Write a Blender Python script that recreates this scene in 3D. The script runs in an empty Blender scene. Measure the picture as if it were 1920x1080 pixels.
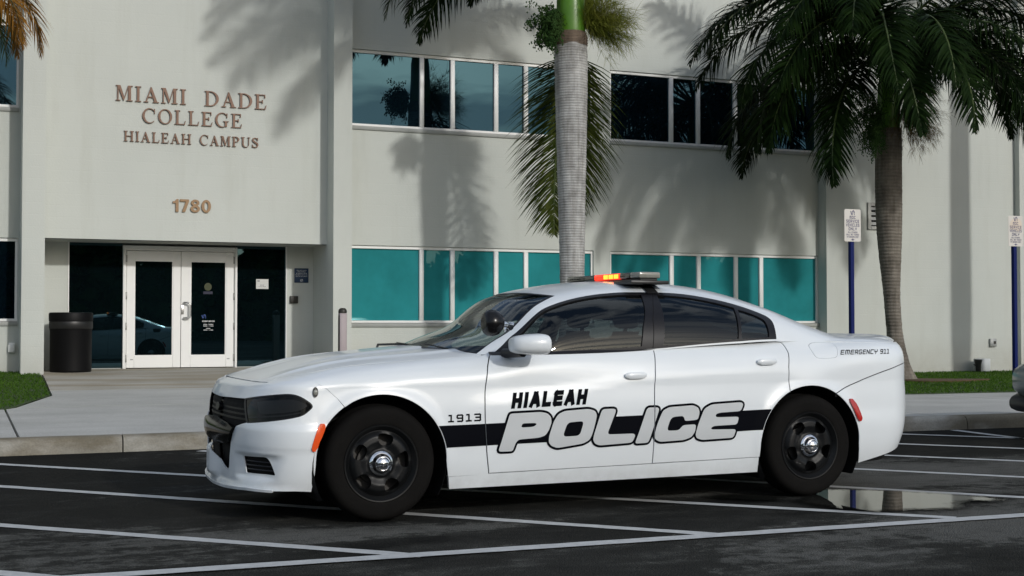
import bpy, bmesh, math, random
import numpy as np
from mathutils import Vector, Matrix
from mathutils.geometry import delaunay_2d_cdt

R = math.radians
SC = bpy.context.scene
COL = SC.collection
random.seed(7)
rng = np.random.default_rng(11)

# ------------------------------------------------------------------ camera, sky, sun
F_PX = 2500.0
YAW = math.atan2(F_PX, 5940.0)
PITCH = math.atan(68.0 / F_PX)
cam = bpy.data.cameras.new('camera')
cam.sensor_width = 36.0
cam.lens = 36.0 * F_PX / 1920.0
cam.clip_start = 0.1
cam.clip_end = 2000
cam_ob = bpy.data.objects.new('camera', cam)
COL.objects.link(cam_ob)
cam_ob.location = (0, 0, 1.18)
cam_ob.rotation_euler = (math.pi / 2 + PITCH, 0, -YAW)
SC.camera = cam_ob

SUN_EL = math.atan(0.404)
SUN_DIR = Vector((-0.28, 1.0, -0.42)).normalized()      # the way the light travels
world = bpy.data.worlds.new('World')
SC.world = world
world.use_nodes = True
wn = world.node_tree.nodes
wl = world.node_tree.links
wn.clear()
sky = wn.new('ShaderNodeTexSky')
sky.sky_type = 'NISHITA'
sky.sun_disc = False
sky.sun_elevation = SUN_EL
sky.sun_rotation = math.atan2(0.28, -1.0)
sky.air_density = 1.0
sky.dust_density = 1.6
sky.ozone_density = 1.5
wtc = wn.new('ShaderNodeTexCoord')
wmap = wn.new('ShaderNodeMapping')
wmap.inputs['Scale'].default_value = (1.0, 1.0, 6.5)
wno = wn.new('ShaderNodeTexNoise')
wno.inputs['Scale'].default_value = 2.6
wno.inputs['Detail'].default_value = 7
wno.inputs['Roughness'].default_value = 0.58
wramp = wn.new('ShaderNodeValToRGB')
wramp.color_ramp.elements[0].position = 0.45
wramp.color_ramp.elements[0].color = (0, 0, 0, 1)
wramp.color_ramp.elements[1].position = 0.57
wramp.color_ramp.elements[1].color = (0.75, 0.75, 0.75, 1)
wmix = wn.new('ShaderNodeMix')
wmix.data_type = 'RGBA'
wmix.inputs['B'].default_value = (6.0, 6.4, 7.0, 1)
wbg = wn.new('ShaderNodeBackground')
wbg.inputs['Strength'].default_value = 0.15
wout = wn.new('ShaderNodeOutputWorld')
wl.new(wtc.outputs['Generated'], wmap.inputs['Vector'])
wl.new(wmap.outputs['Vector'], wno.inputs['Vector'])
wl.new(wno.outputs['Fac'], wramp.inputs['Fac'])
wl.new(wramp.outputs['Color'], wmix.inputs['Factor'])
wl.new(sky.outputs['Color'], wmix.inputs['A'])
wl.new(wmix.outputs['Result'], wbg.inputs['Color'])
wl.new(wbg.outputs['Background'], wout.inputs['Surface'])

sun = bpy.data.lights.new('sun', 'SUN')
sun.energy = 2.0
sun.angle = R(1.9)
sun.color = (1.0, 0.985, 0.95)
sun_ob = bpy.data.objects.new('sun', sun)
COL.objects.link(sun_ob)
sun_ob.location = (6, -20, 20)
sun_ob.rotation_euler = SUN_DIR.to_track_quat('-Z', 'Y').to_euler()

SC.view_settings.view_transform = 'Standard'
SC.view_settings.look = 'None'
SC.view_settings.exposure = -0.25
SC.view_settings.gamma = 1.0
SC.view_settings.use_curve_mapping = False

# ------------------------------------------------------------------ helpers
def link(o, parent=None):
    COL.objects.link(o)
    if parent is not None:
        o.parent = parent
    return o

def tag(o, label=None, cat=None, group=None, kind=None):
    if label: o['label'] = label
    if cat: o['category'] = cat
    if group: o['group'] = group
    if kind: o['kind'] = kind
    return o

def thing(name, loc=(0, 0, 0), label=None, cat=None, group=None, rz=0.0):
    o = bpy.data.objects.new(name, None)
    o.empty_display_size = 0.2
    o.location = loc
    o.rotation_euler = (0, 0, rz)
    link(o)
    return tag(o, label, cat, group)

def mesh_ob(name, verts, faces, mat, parent=None, smooth=False, normals=None):
    me = bpy.data.meshes.new(name)
    me.from_pydata([tuple(map(float, v)) for v in verts], [], [tuple(int(i) for i in f) for f in faces])
    if mat is not None:
        me.materials.append(mat)
    if smooth or normals is not None:
        me.polygons.foreach_set('use_smooth', [True] * len(me.polygons))
    me.update()
    if normals is not None:
        me.normals_split_custom_set_from_vertices([tuple(map(float, n)) for n in normals])
    o = bpy.data.objects.new(name, me)
    return link(o, parent)

def bm_ob(name, bm, mat, parent=None, smooth=False, angle=None):
    me = bpy.data.meshes.new(name)
    bmesh.ops.recalc_face_normals(bm, faces=bm.faces[:])
    if angle is not None:
        for e in bm.edges:
            if len(e.link_faces) == 2:
                e.smooth = e.calc_face_angle(0) < R(angle)
        smooth = True
    bm.to_mesh(me)
    bm.free()
    if mat is not None:
        me.materials.append(mat)
    if smooth:
        me.polygons.foreach_set('use_smooth', [True] * len(me.polygons))
    me.update()
    return link(bpy.data.objects.new(name, me), parent)

def add_box(bm, x0, x1, y0, y1, z0, z1, bevel=0.0, seg=2):
    r = bmesh.ops.create_cube(bm, size=1.0)
    vs = r['verts']
    for v in vs:
        v.co = Vector(((x0 + x1) / 2 + v.co.x * (x1 - x0), (y0 + y1) / 2 + v.co.y * (y1 - y0), (z0 + z1) / 2 + v.co.z * (z1 - z0)))
    if bevel > 0:
        es = list({e for v in vs for e in v.link_edges})
        bmesh.ops.bevel(bm, geom=es, offset=bevel, segments=seg, profile=0.5, affect='EDGES')

def box(name, x0, x1, y0, y1, z0, z1, mat, parent=None, bevel=0.0, seg=2):
    bm = bmesh.new()
    add_box(bm, x0, x1, y0, y1, z0, z1, bevel, seg)
    return bm_ob(name, bm, mat, parent, angle=35 if bevel > 0 else None)

def add_tube(bm, pts, rad, seg=10, caps=True):
    pts = [Vector(p) for p in pts]
    rads = rad if hasattr(rad, '__len__') else [rad] * len(pts)
    rings = []
    ref = None
    for i, p in enumerate(pts):
        t = (pts[min(i + 1, len(pts) - 1)] - pts[max(i - 1, 0)]).normalized()
        if ref is None:
            ref = t.cross(Vector((0, 0, 1)))
            if ref.length < 0.05: ref = t.cross(Vector((0, 1, 0)))
        a = (ref - t * ref.dot(t)).normalized()
        ref = a
        b = t.cross(a)
        rings.append([bm.verts.new(p + (a * math.cos(2 * math.pi * k / seg) + b * math.sin(2 * math.pi * k / seg)) * rads[i]) for k in range(seg)])
    for i in range(len(rings) - 1):
        for k in range(seg):
            bm.faces.new((rings[i][k], rings[i][(k + 1) % seg], rings[i + 1][(k + 1) % seg], rings[i + 1][k]))
    if caps:
        bm.faces.new(rings[0][::-1]); bm.faces.new(rings[-1])

def tube(name, pts, rad, mat, parent=None, seg=10):
    bm = bmesh.new()
    add_tube(bm, pts, rad, seg)
    return bm_ob(name, bm, mat, parent, angle=50)

def add_lathe(bm, prof, seg=48, axis='z', c=(0, 0, 0), a0=0.0):
    """prof: (radius, height) pairs turned about the axis"""
    rings = []
    for r, h in prof:
        ring = []
        for k in range(seg):
            a = a0 + 2 * math.pi * k / seg
            if axis == 'z': p = (r * math.cos(a), r * math.sin(a), h)
            elif axis == 'y': p = (r * math.cos(a), h, r * math.sin(a))
            else: p = (h, r * math.cos(a), r * math.sin(a))
            ring.append(bm.verts.new(Vector(p) + Vector(c)))
        rings.append(ring)
    for i in range(len(rings) - 1):
        for k in range(seg):
            bm.faces.new((rings[i][k], rings[i][(k + 1) % seg], rings[i + 1][(k + 1) % seg], rings[i + 1][k]))
    return rings

def copy_tree(o, parent=None):
    c = o.copy(); COL.objects.link(c)
    c.parent = parent
    for ch in [x for x in o.children]:
        copy_tree(ch, c)
    return c

# ---- polygons: constrained triangulation of (possibly overlapping) loops
def winding(P, loops):
    w = np.zeros(len(P), int)
    for L in loops:
        A = L; B = np.roll(L, -1, 0)
        for s in range(0, len(P), 4000):
            q = P[s:s + 4000]
            ay = A[None, :, 1]; by = B[None, :, 1]; ax = A[None, :, 0]; bx = B[None, :, 0]
            py = q[:, 1:2]; px = q[:, 0:1]
            cr = (bx - ax) * (py - ay) - (px - ax) * (by - ay)
            w[s:s + 4000] += ((ay <= py) & (by > py) & (cr > 0)).sum(1) - ((ay > py) & (by <= py) & (cr < 0)).sum(1)
    return w

def densify(L, step):
    L = np.asarray(L, float)
    out = []
    for a, b in zip(L, np.roll(L, -1, 0)):
        n = max(1, int(math.ceil(np.hypot(*(b - a)) / step)))
        for k in range(n):
            out.append(a + (b - a) * k / n)
    return np.array(out)

def area(L):
    x, y = L[:, 0], L[:, 1]
    return 0.5 * np.sum(x * np.roll(y, -1) - np.roll(x, -1) * y)

def ccw(L):
    L = np.asarray(L, float)
    return L if area(L) > 0 else L[::-1].copy()

def smooth_loop(L, it=2):
    L = np.asarray(L, float)
    for _ in range(it):
        N = np.roll(L, -1, 0)
        L = np.stack([0.75 * L + 0.25 * N, 0.25 * L + 0.75 * N], 1).reshape(-1, 2)
    return L

def cdt(loops, step=None, keep=None):
    """loops: CCW = filled, CW = hole (non-zero rule)"""
    Ls = [densify(L, step) if step else np.asarray(L, float) for L in loops]
    pts = []; edges = []
    for L in Ls:
        n0 = len(pts); n = len(L)
        pts.extend(L.tolist())
        edges.extend((n0 + i, n0 + (i + 1) % n) for i in range(n))
    if step:
        B = np.array(pts)
        lo = B.min(0); hi = B.max(0)
        gx, gy = np.meshgrid(np.arange(lo[0] + step * 0.5, hi[0], step), np.arange(lo[1] + step * 0.5, hi[1], step))
        G = np.stack([gx.ravel(), gy.ravel()], 1)
        G = G[winding(G, Ls) > 0]
        if len(G):
            d = np.full(len(G), 1e9)
            for s in range(0, len(B), 200):
                d = np.minimum(d, ((G[:, None] - B[None, s:s + 200]) ** 2).sum(2).min(1))
            G = G[d > (0.45 * step) ** 2]
            pts.extend(G.tolist())
    vs, es, fs, _, _, _ = delaunay_2d_cdt([Vector(p) for p in pts], edges, [], 0, 1e-6)
    V = np.array([(v.x, v.y) for v in vs]); T = np.array([f for f in fs if len(f) == 3], int)
    c = V[T].mean(1)
    ok = winding(c, Ls) > 0
    if keep is not None: ok &= keep(c)
    T = T[ok]
    used, inv = np.unique(T, return_inverse=True)
    return V[used], inv.reshape(-1, 3)

def boundary(T):
    cnt = {}
    for t in T:
        for a, b in ((t[0], t[1]), (t[1], t[2]), (t[2], t[0])):
            k = (min(a, b), max(a, b))
            cnt[k] = None if k in cnt else (a, b)
    return [e for e in cnt.values() if e is not None]

def solid(name, loops, to3d, depth, mat, parent=None):
    """flat letters and the like: 2D loops, to3d(u, v, d) -> point, thickness along d"""
    V, T = cdt(loops)
    n = len(V)
    verts = [to3d(u, v, depth) for u, v in V]
    faces = [tuple(t) for t in T]
    vi = {}
    for a, b in boundary(T):
        q = []
        for i, d in ((a, 0), (b, 0), (b, depth), (a, depth)):
            verts.append(to3d(V[i][0], V[i][1], d)); q.append(len(verts) - 1)
        faces.append(tuple(q))
    return mesh_ob(name, verts, faces, mat, parent)

# ------------------------------------------------------------------ materials
def new_mat(name):
    m = bpy.data.materials.new(name); m.use_nodes = True
    return m, m.node_tree.nodes, m.node_tree.links, m.node_tree.nodes['Principled BSDF']

def mat(name, col, rough=0.6, metal=0.0, spec=0.5, coat=0.0, noise=0.0, nscale=8.0, bump=0.0, bscale=40.0, emit=None, estr=0.0, ior=None):
    m, N, L, P = new_mat(name)
    P.inputs['Base Color'].default_value = (*col, 1)
    P.inputs['Roughness'].default_value = rough
    P.inputs['Metallic'].default_value = metal
    P.inputs['Specular IOR Level'].default_value = spec
    P.inputs['Coat Weight'].default_value = coat
    P.inputs['Coat Roughness'].default_value = 0.03
    if ior: P.inputs['IOR'].default_value = ior
    if emit:
        P.inputs['Emission Color'].default_value = (*emit, 1)
        P.inputs['Emission Strength'].default_value = estr
    if noise > 0 or bump > 0:
        tc = N.new('ShaderNodeTexCoord')
    if noise > 0:
        no = N.new('ShaderNodeTexNoise'); no.inputs['Scale'].default_value = nscale; no.inputs['Detail'].default_value = 6
        L.new(tc.outputs['Object'], no.inputs['Vector'])
        mx = N.new('ShaderNodeMix'); mx.data_type = 'RGBA'
        mx.inputs['A'].default_value = (*[c * (1 - noise) for c in col], 1)
        mx.inputs['B'].default_value = (*[min(1, c * (1 + noise)) for c in col], 1)
        L.new(no.outputs['Fac'], mx.inputs['Factor']); L.new(mx.outputs['Result'], P.inputs['Base Color'])
    if bump > 0:
        nb = N.new('ShaderNodeTexNoise'); nb.inputs['Scale'].default_value = bscale; nb.inputs['Detail'].default_value = 4
        L.new(tc.outputs['Object'], nb.inputs['Vector'])
        bp = N.new('ShaderNodeBump'); bp.inputs['Strength'].default_value = bump; bp.inputs['Distance'].default_value = 0.01
        L.new(nb.outputs['Fac'], bp.inputs['Height']); L.new(bp.outputs['Normal'], P.inputs['Normal'])
    return m

def node(N, typ, **kw):
    n = N.new(typ)
    for k, v in kw.items():
        if hasattr(n, k): setattr(n, k, v)
        else: n.inputs[k].default_value = v
    return n

def ramp(N, stops):
    r = N.new('ShaderNodeValToRGB')
    e = r.color_ramp.elements
    while len(e) < len(stops): e.new(0.5)
    for i, (p, c) in enumerate(stops):
        e[i].position = p
        e[i].color = (*c, 1) if len(c) == 3 else c
    return r

def mat_wall():
    m, N, L, P = new_mat('stucco_wall')
    tc = N.new('ShaderNodeTexCoord')
    big = node(N, 'ShaderNodeTexNoise', Scale=0.55, Detail=6.0, Roughness=0.6)
    mp = N.new('ShaderNodeMapping'); mp.inputs['Scale'].default_value = (3.1, 3.1, 0.30)
    streak = node(N, 'ShaderNodeTexNoise', Scale=1.0, Detail=5.0, Roughness=0.65)
    L.new(tc.outputs['Object'], big.inputs['Vector'])
    L.new(tc.outputs['Object'], mp.inputs['Vector']); L.new(mp.outputs['Vector'], streak.inputs['Vector'])
    c1 = ramp(N, [(0.3, (0.512, 0.535, 0.500)), (0.7, (0.556, 0.578, 0.540))])
    L.new(big.outputs['Fac'], c1.inputs['Fac'])
    c2 = ramp(N, [(0.26, (0.945, 0.942, 0.93)), (0.48, (1, 1, 1))])
    L.new(streak.outputs['Fac'], c2.inputs['Fac'])
    mx = N.new('ShaderNodeMix'); mx.data_type = 'RGBA'; mx.blend_type = 'MULTIPLY'; mx.inputs['Factor'].default_value = 1
    L.new(c1.outputs['Color'], mx.inputs['A']); L.new(c2.outputs['Color'], mx.inputs['B'])
    # splashed dirt along the foot of the wall
    sz = N.new('ShaderNodeSeparateXYZ'); L.new(tc.outputs['Object'], sz.inputs['Vector'])
    zr_ = node(N, 'ShaderNodeMapRange'); zr_.inputs['From Min'].default_value = 0.95; zr_.inputs['From Max'].default_value = 0.15
    L.new(sz.outputs['Z'], zr_.inputs['Value'])
    dn = node(N, 'ShaderNodeTexNoise', Scale=2.6, Detail=7.0, Roughness=0.7); L.new(tc.outputs['Object'], dn.inputs['Vector'])
    dm = node(N, 'ShaderNodeMath', operation='MULTIPLY'); L.new(zr_.outputs['Result'], dm.inputs[0]); L.new(dn.outputs['Fac'], dm.inputs[1])
    dk_ = N.new('ShaderNodeMix'); dk_.data_type = 'RGBA'; dk_.inputs['B'].default_value = (0.36, 0.345, 0.29, 1)
    L.new(dm.outputs[0], dk_.inputs['Factor']); L.new(mx.outputs['Result'], dk_.inputs['A'])
    L.new(dk_.outputs['Result'], P.inputs['Base Color'])
    P.inputs['Roughness'].default_value = 0.75
    P.inputs['Specular IOR Level'].default_value = 0.3
    # block courses under the paint, and the grain of the stucco
    sep = N.new('ShaderNodeSeparateXYZ'); L.new(tc.outputs['Object'], sep.inputs['Vector'])
    mo = node(N, 'ShaderNodeMath', operation='FRACT')
    mu = node(N, 'ShaderNodeMath', operation='MULTIPLY'); mu.inputs[1].default_value = 5.0
    L.new(sep.outputs['Z'], mu.inputs[0]); L.new(mu.outputs[0], mo.inputs[0])
    cr = ramp(N, [(0.0, (0, 0, 0)), (0.07, (1, 1, 1)), (0.93, (1, 1, 1)), (1.0, (0, 0, 0))])
    L.new(mo.outputs[0], cr.inputs['Fac'])
    g = node(N, 'ShaderNodeTexNoise', Scale=38.0, Detail=5.0)
    L.new(tc.outputs['Object'], g.inputs['Vector'])
    b1 = node(N, 'ShaderNodeBump', Strength=0.12, Distance=0.006)
    b2 = node(N, 'ShaderNodeBump', Strength=0.35, Distance=0.006)
    L.new(cr.outputs['Color'], b1.inputs['Height']); L.new(g.outputs['Fac'], b2.inputs['Height'])
    L.new(b1.outputs['Normal'], b2.inputs['Normal']); L.new(b2.outputs['Normal'], P.inputs['Normal'])
    return m

def mat_asphalt():
    m, N, L, P = new_mat('wet_asphalt')
    tc = N.new('ShaderNodeTexCoord')
    def noise(scale, detail, rough, sx=1.0, sy=1.0, rot=0.0, dist=0.0):
        mp = N.new('ShaderNodeMapping'); mp.inputs['Scale'].default_value = (sx, sy, 1.0); mp.inputs['Rotation'].default_value = (0, 0, R(rot))
        n = node(N, 'ShaderNodeTexNoise', Scale=scale, Detail=detail, Roughness=rough, Distortion=dist)
        L.new(tc.outputs['Object'], mp.inputs['Vector']); L.new(mp.outputs['Vector'], n.inputs['Vector'])
        return n.outputs['Fac']
    big = noise(0.30, 8.0, 0.62, 0.6, 1.25, -6, 0.8)        # where it has dried and where it is still wet
    mid = noise(1.7, 7.0, 0.68, 0.7, 1.5, 10, 0.4)
    fine = noise(9.0, 6.0, 0.7)
    gr = noise(105.0, 3.0, 0.75)
    def mixm(a, b, f):
        x = N.new('ShaderNodeMix'); x.data_type = 'FLOAT'; x.inputs['Factor'].default_value = f
        L.new(a, x.inputs['A']); L.new(b, x.inputs['B']); return x.outputs['Result']
    wet0 = mixm(mixm(big, mid, 0.34), fine, 0.14)
    # the driving lane in front has dried more than the gutter under the kerb
    sp = N.new('ShaderNodeSeparateXYZ'); L.new(tc.outputs['Object'], sp.inputs['Vector'])
    lane = ramp(N, [(0.0, (0.090, 0.090, 0.090)), (0.20, (0.070, 0.070, 0.070)), (0.27, (0.045, 0.045, 0.045)), (0.62, (0.030, 0.030, 0.030)), (1.0, (0.0, 0.0, 0.0))])
    mr = node(N, 'ShaderNodeMapRange'); mr.inputs['From Min'].default_value = 4.5; mr.inputs['From Max'].default_value = 12.8
    L.new(sp.outputs['Y'], mr.inputs['Value']); L.new(mr.outputs['Result'], lane.inputs['Fac'])
    ad = node(N, 'ShaderNodeMath', operation='ADD'); L.new(wet0, ad.inputs[0]); L.new(lane.outputs['Color'], ad.inputs[1])
    # dried patches with fairly definite edges
    dry = ramp(N, [(0.505, (0, 0, 0)), (0.535, (0.055, 0.055, 0.055))])
    L.new(mixm(big, fine, 0.2), dry.inputs['Fac'])
    ad2 = node(N, 'ShaderNodeMath', operation='ADD'); L.new(ad.outputs[0], ad2.inputs[0]); L.new(dry.outputs['Color'], ad2.inputs[1])
    wet = ad2.outputs[0]
    c1 = ramp(N, [(0.43, (0.0105, 0.0108, 0.0107)), (0.50, (0.0235, 0.0238, 0.0222)), (0.555, (0.041, 0.0415, 0.0385)), (0.60, (0.074, 0.0745, 0.069)), (0.66, (0.112, 0.112, 0.105))])
    L.new(wet, c1.inputs['Fac'])
    c2 = ramp(N, [(0.28, (0.45, 0.45, 0.45)), (0.52, (1.0, 1.0, 1.0)), (0.66, (1.6, 1.57, 1.5)), (0.78, (2.9, 2.8, 2.6))])
    L.new(gr, c2.inputs['Fac'])
    mx = N.new('ShaderNodeMix'); mx.data_type = 'RGBA'; mx.blend_type = 'MULTIPLY'; mx.inputs['Factor'].default_value = 1
    L.new(c1.outputs['Color'], mx.inputs['A']); L.new(c2.outputs['Color'], mx.inputs['B'])
    L.new(mx.outputs['Result'], P.inputs['Base Color'])
    rr = ramp(N, [(0.40, (0.30, 0.30, 0.30)), (0.50, (0.55, 0.55, 0.55)), (0.60, (0.85, 0.85, 0.85))])
    L.new(wet, rr.inputs['Fac']); L.new(rr.outputs['Color'], P.inputs['Roughness'])
    P.inputs['Specular IOR Level'].default_value = 0.0
    st = node(N, 'ShaderNodeTexVoronoi', Scale=115.0)
    L.new(tc.outputs['Object'], st.inputs['Vector'])
    bp = node(N, 'ShaderNodeBump', Strength=0.9, Distance=0.008)
    L.new(st.outputs['Distance'], bp.inputs['Height']); L.new(bp.outputs['Normal'], P.inputs['Normal'])
    # the damp parts carry a weak, broken sheen
    gl = N.new('ShaderNodeBsdfGlossy'); gl.inputs['Roughness'].default_value = 0.28
    sh = ramp(N, [(0.40, (0.050, 0.050, 0.050)), (0.50, (0.014, 0.014, 0.014)), (0.56, (0.0, 0.0, 0.0))])
    L.new(wet, sh.inputs['Fac'])
    ms = N.new('ShaderNodeMixShader')
    L.new(sh.outputs['Color'], ms.inputs['Fac']); L.new(P.outputs['BSDF'], ms.inputs[1]); L.new(gl.outputs['BSDF'], ms.inputs[2])
    L.new(ms.outputs['Shader'], N['Material Output'].inputs['Surface'])
    return m

def mat_puddle():
    """thin water: mirror-like in the middle, breaking up over the stones towards its rim (vertex attribute 'depth')"""
    m, N, L, P = new_mat('puddle_water')
    P.inputs['Base Color'].default_value = (0.016, 0.017, 0.015, 1)
    P.inputs['Roughness'].default_value = 0.015
    P.inputs['IOR'].default_value = 1.75
    at = N.new('ShaderNodeAttribute'); at.attribute_name = 'depth'
    tc = N.new('ShaderNodeTexCoord')
    n1 = node(N, 'ShaderNodeTexNoise', Scale=16.0, Detail=6.0, Roughness=0.7); L.new(tc.outputs['Object'], n1.inputs['Vector'])
    su = node(N, 'ShaderNodeMath', operation='SUBTRACT'); L.new(at.outputs['Fac'], su.inputs[0]); L.new(n1.outputs['Fac'], su.inputs[1])
    mr = node(N, 'ShaderNodeMapRange'); mr.inputs['From Min'].default_value = -0.32; mr.inputs['From Max'].default_value = 0.18
    L.new(su.outputs[0], mr.inputs['Value'])
    tr = N.new('ShaderNodeBsdfTransparent'); tr.inputs['Color'].default_value = (0.75, 0.75, 0.75, 1)
    mx = N.new('ShaderNodeMixShader')
    L.new(mr.outputs['Result'], mx.inputs['Fac']); L.new(tr.outputs['BSDF'], mx.inputs[1]); L.new(P.outputs['BSDF'], mx.inputs[2])
    L.new(mx.outputs['Shader'], N['Material Output'].inputs['Surface'])
    return m

def mat_concrete(name, lo, hi, stain, scale=0.8):
    m, N, L, P = new_mat(name)
    tc = N.new('ShaderNodeTexCoord')
    a = node(N, 'ShaderNodeTexNoise', Scale=scale, Detail=8.0, Roughness=0.65)
    mp = N.new('ShaderNodeMapping'); mp.inputs['Scale'].default_value = (0.45, 1.6, 1.0)
    b = node(N, 'ShaderNodeTexNoise', Scale=scale * 0.9, Detail=6.0, Roughness=0.6)
    g = node(N, 'ShaderNodeTexNoise', Scale=60.0, Detail=4.0)
    L.new(tc.outputs['Object'], a.inputs['Vector']); L.new(tc.outputs['Object'], mp.inputs['Vector'])
    L.new(mp.outputs['Vector'], b.inputs['Vector']); L.new(tc.outputs['Object'], g.inputs['Vector'])
    c1 = ramp(N, [(0.3, lo), (0.7, hi)]); L.new(a.outputs['Fac'], c1.inputs['Fac'])
    c2 = ramp(N, [(0.42, stain), (0.62, (1, 1, 1))]); L.new(b.outputs['Fac'], c2.inputs['Fac'])
    c3 = ramp(N, [(0.3, (0.86, 0.86, 0.86)), (0.7, (1.08, 1.08, 1.08))]); L.new(g.outputs['Fac'], c3.inputs['Fac'])
    m1 = N.new('ShaderNodeMix'); m1.data_type = 'RGBA'; m1.blend_type = 'MULTIPLY'; m1.inputs['Factor'].default_value = 1
    m2 = N.new('ShaderNodeMix'); m2.data_type = 'RGBA'; m2.blend_type = 'MULTIPLY'; m2.inputs['Factor'].default_value = 1
    L.new(c1.outputs['Color'], m1.inputs['A']); L.new(c2.outputs['Color'], m1.inputs['B'])
    L.new(m1.outputs['Result'], m2.inputs['A']); L.new(c3.outputs['Color'], m2.inputs['B'])
    L.new(m2.outputs['Result'], P.inputs['Base Color'])
    P.inputs['Roughness'].default_value = 0.85
    P.inputs['Specular IOR Level'].default_value = 0.25
    bp = node(N, 'ShaderNodeBump', Strength=0.3, Distance=0.006)
    L.new(g.outputs['Fac'], bp.inputs['Height']); L.new(bp.outputs['Normal'], P.inputs['Normal'])
    return m

def mat_trunk(name, lo, hi, rings=9.0):
    m, N, L, P = new_mat(name)
    tc = N.new('ShaderNodeTexCoord')
    wv = N.new('ShaderNodeTexWave'); wv.wave_type = 'BANDS'; wv.bands_direction = 'Z'
    wv.inputs['Scale'].default_value = rings * 0.55; wv.inputs['Distortion'].default_value = 1.2; wv.inputs['Detail'].default_value = 3; wv.inputs['Detail Scale'].default_value = 1.6
    a = node(N, 'ShaderNodeTexNoise', Scale=2.4, Detail=8.0, Roughness=0.7)
    mp = N.new('ShaderNodeMapping'); mp.inputs['Scale'].default_value = (14, 14, 1.1)
    f = node(N, 'ShaderNodeTexNoise', Scale=1.0, Detail=5.0, Roughness=0.7)
    L.new(tc.outputs['Object'], wv.inputs['Vector']); L.new(tc.outputs['Object'], a.inputs['Vector'])
    L.new(tc.outputs['Object'], mp.inputs['Vector']); L.new(mp.outputs['Vector'], f.inputs['Vector'])
    c1 = ramp(N, [(0.3, lo), (0.7, hi)]); L.new(a.outputs['Fac'], c1.inputs['Fac'])
    c2 = ramp(N, [(0.03, (0.80, 0.79, 0.77)), (0.20, (1, 1, 1))]); L.new(wv.outputs['Fac'], c2.inputs['Fac'])
    c3 = ramp(N, [(0.3, (0.6, 0.58, 0.55)), (0.6, (1.08, 1.08, 1.08))]); L.new(f.outputs['Fac'], c3.inputs['Fac'])
    m1 = N.new('ShaderNodeMix'); m1.data_type = 'RGBA'; m1.blend_type = 'MULTIPLY'; m1.inputs['Factor'].default_value = 0.8
    m2 = N.new('ShaderNodeMix'); m2.data_type = 'RGBA'; m2.blend_type = 'MULTIPLY'; m2.inputs['Factor'].default_value = 0.9
    L.new(c1.outputs['Color'], m1.inputs['A']); L.new(c2.outputs['Color'], m1.inputs['B'])
    L.new(m1.outputs['Result'], m2.inputs['A']); L.new(c3.outputs['Color'], m2.inputs['B'])
    L.new(m2.outputs['Result'], P.inputs['Base Color'])
    P.inputs['Roughness'].default_value = 0.85
    bp = node(N, 'ShaderNodeBump', Strength=0.6, Distance=0.012)
    L.new(wv.outputs['Fac'], bp.inputs['Height'])
    bp2 = node(N, 'ShaderNodeBump', Strength=0.5, Distance=0.01)
    L.new(f.outputs['Fac'], bp2.inputs['Height']); L.new(bp.outputs['Normal'], bp2.inputs['Normal'])
    L.new(bp2.outputs['Normal'], P.inputs['Normal'])
    return m

def mat_leaf(name, a, b, trans=0.25):
    m, N, L, P = new_mat(name)
    oi = N.new('ShaderNodeTexCoord')
    no = node(N, 'ShaderNodeTexNoise', Scale=5.0, Detail=3.0)
    L.new(oi.outputs['Object'], no.inputs['Vector'])
    c = ramp(N, [(0.3, a), (0.7, b)]); L.new(no.outputs['Fac'], c.inputs['Fac'])
    L.new(c.outputs['Color'], P.inputs['Base Color'])
    P.inputs['Roughness'].default_value = 0.6
    P.inputs['Specular IOR Level'].default_value = 0.05
    tr = N.new('ShaderNodeBsdfTranslucent'); L.new(c.outputs['Color'], tr.inputs['Color'])
    mx = N.new('ShaderNodeMixShader'); mx.inputs['Fac'].default_value = trans
    L.new(P.outputs['BSDF'], mx.inputs[1]); L.new(tr.outputs['BSDF'], mx.inputs[2])
    L.new(mx.outputs['Shader'], N['Material Output'].inputs['Surface'])
    return m

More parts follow.
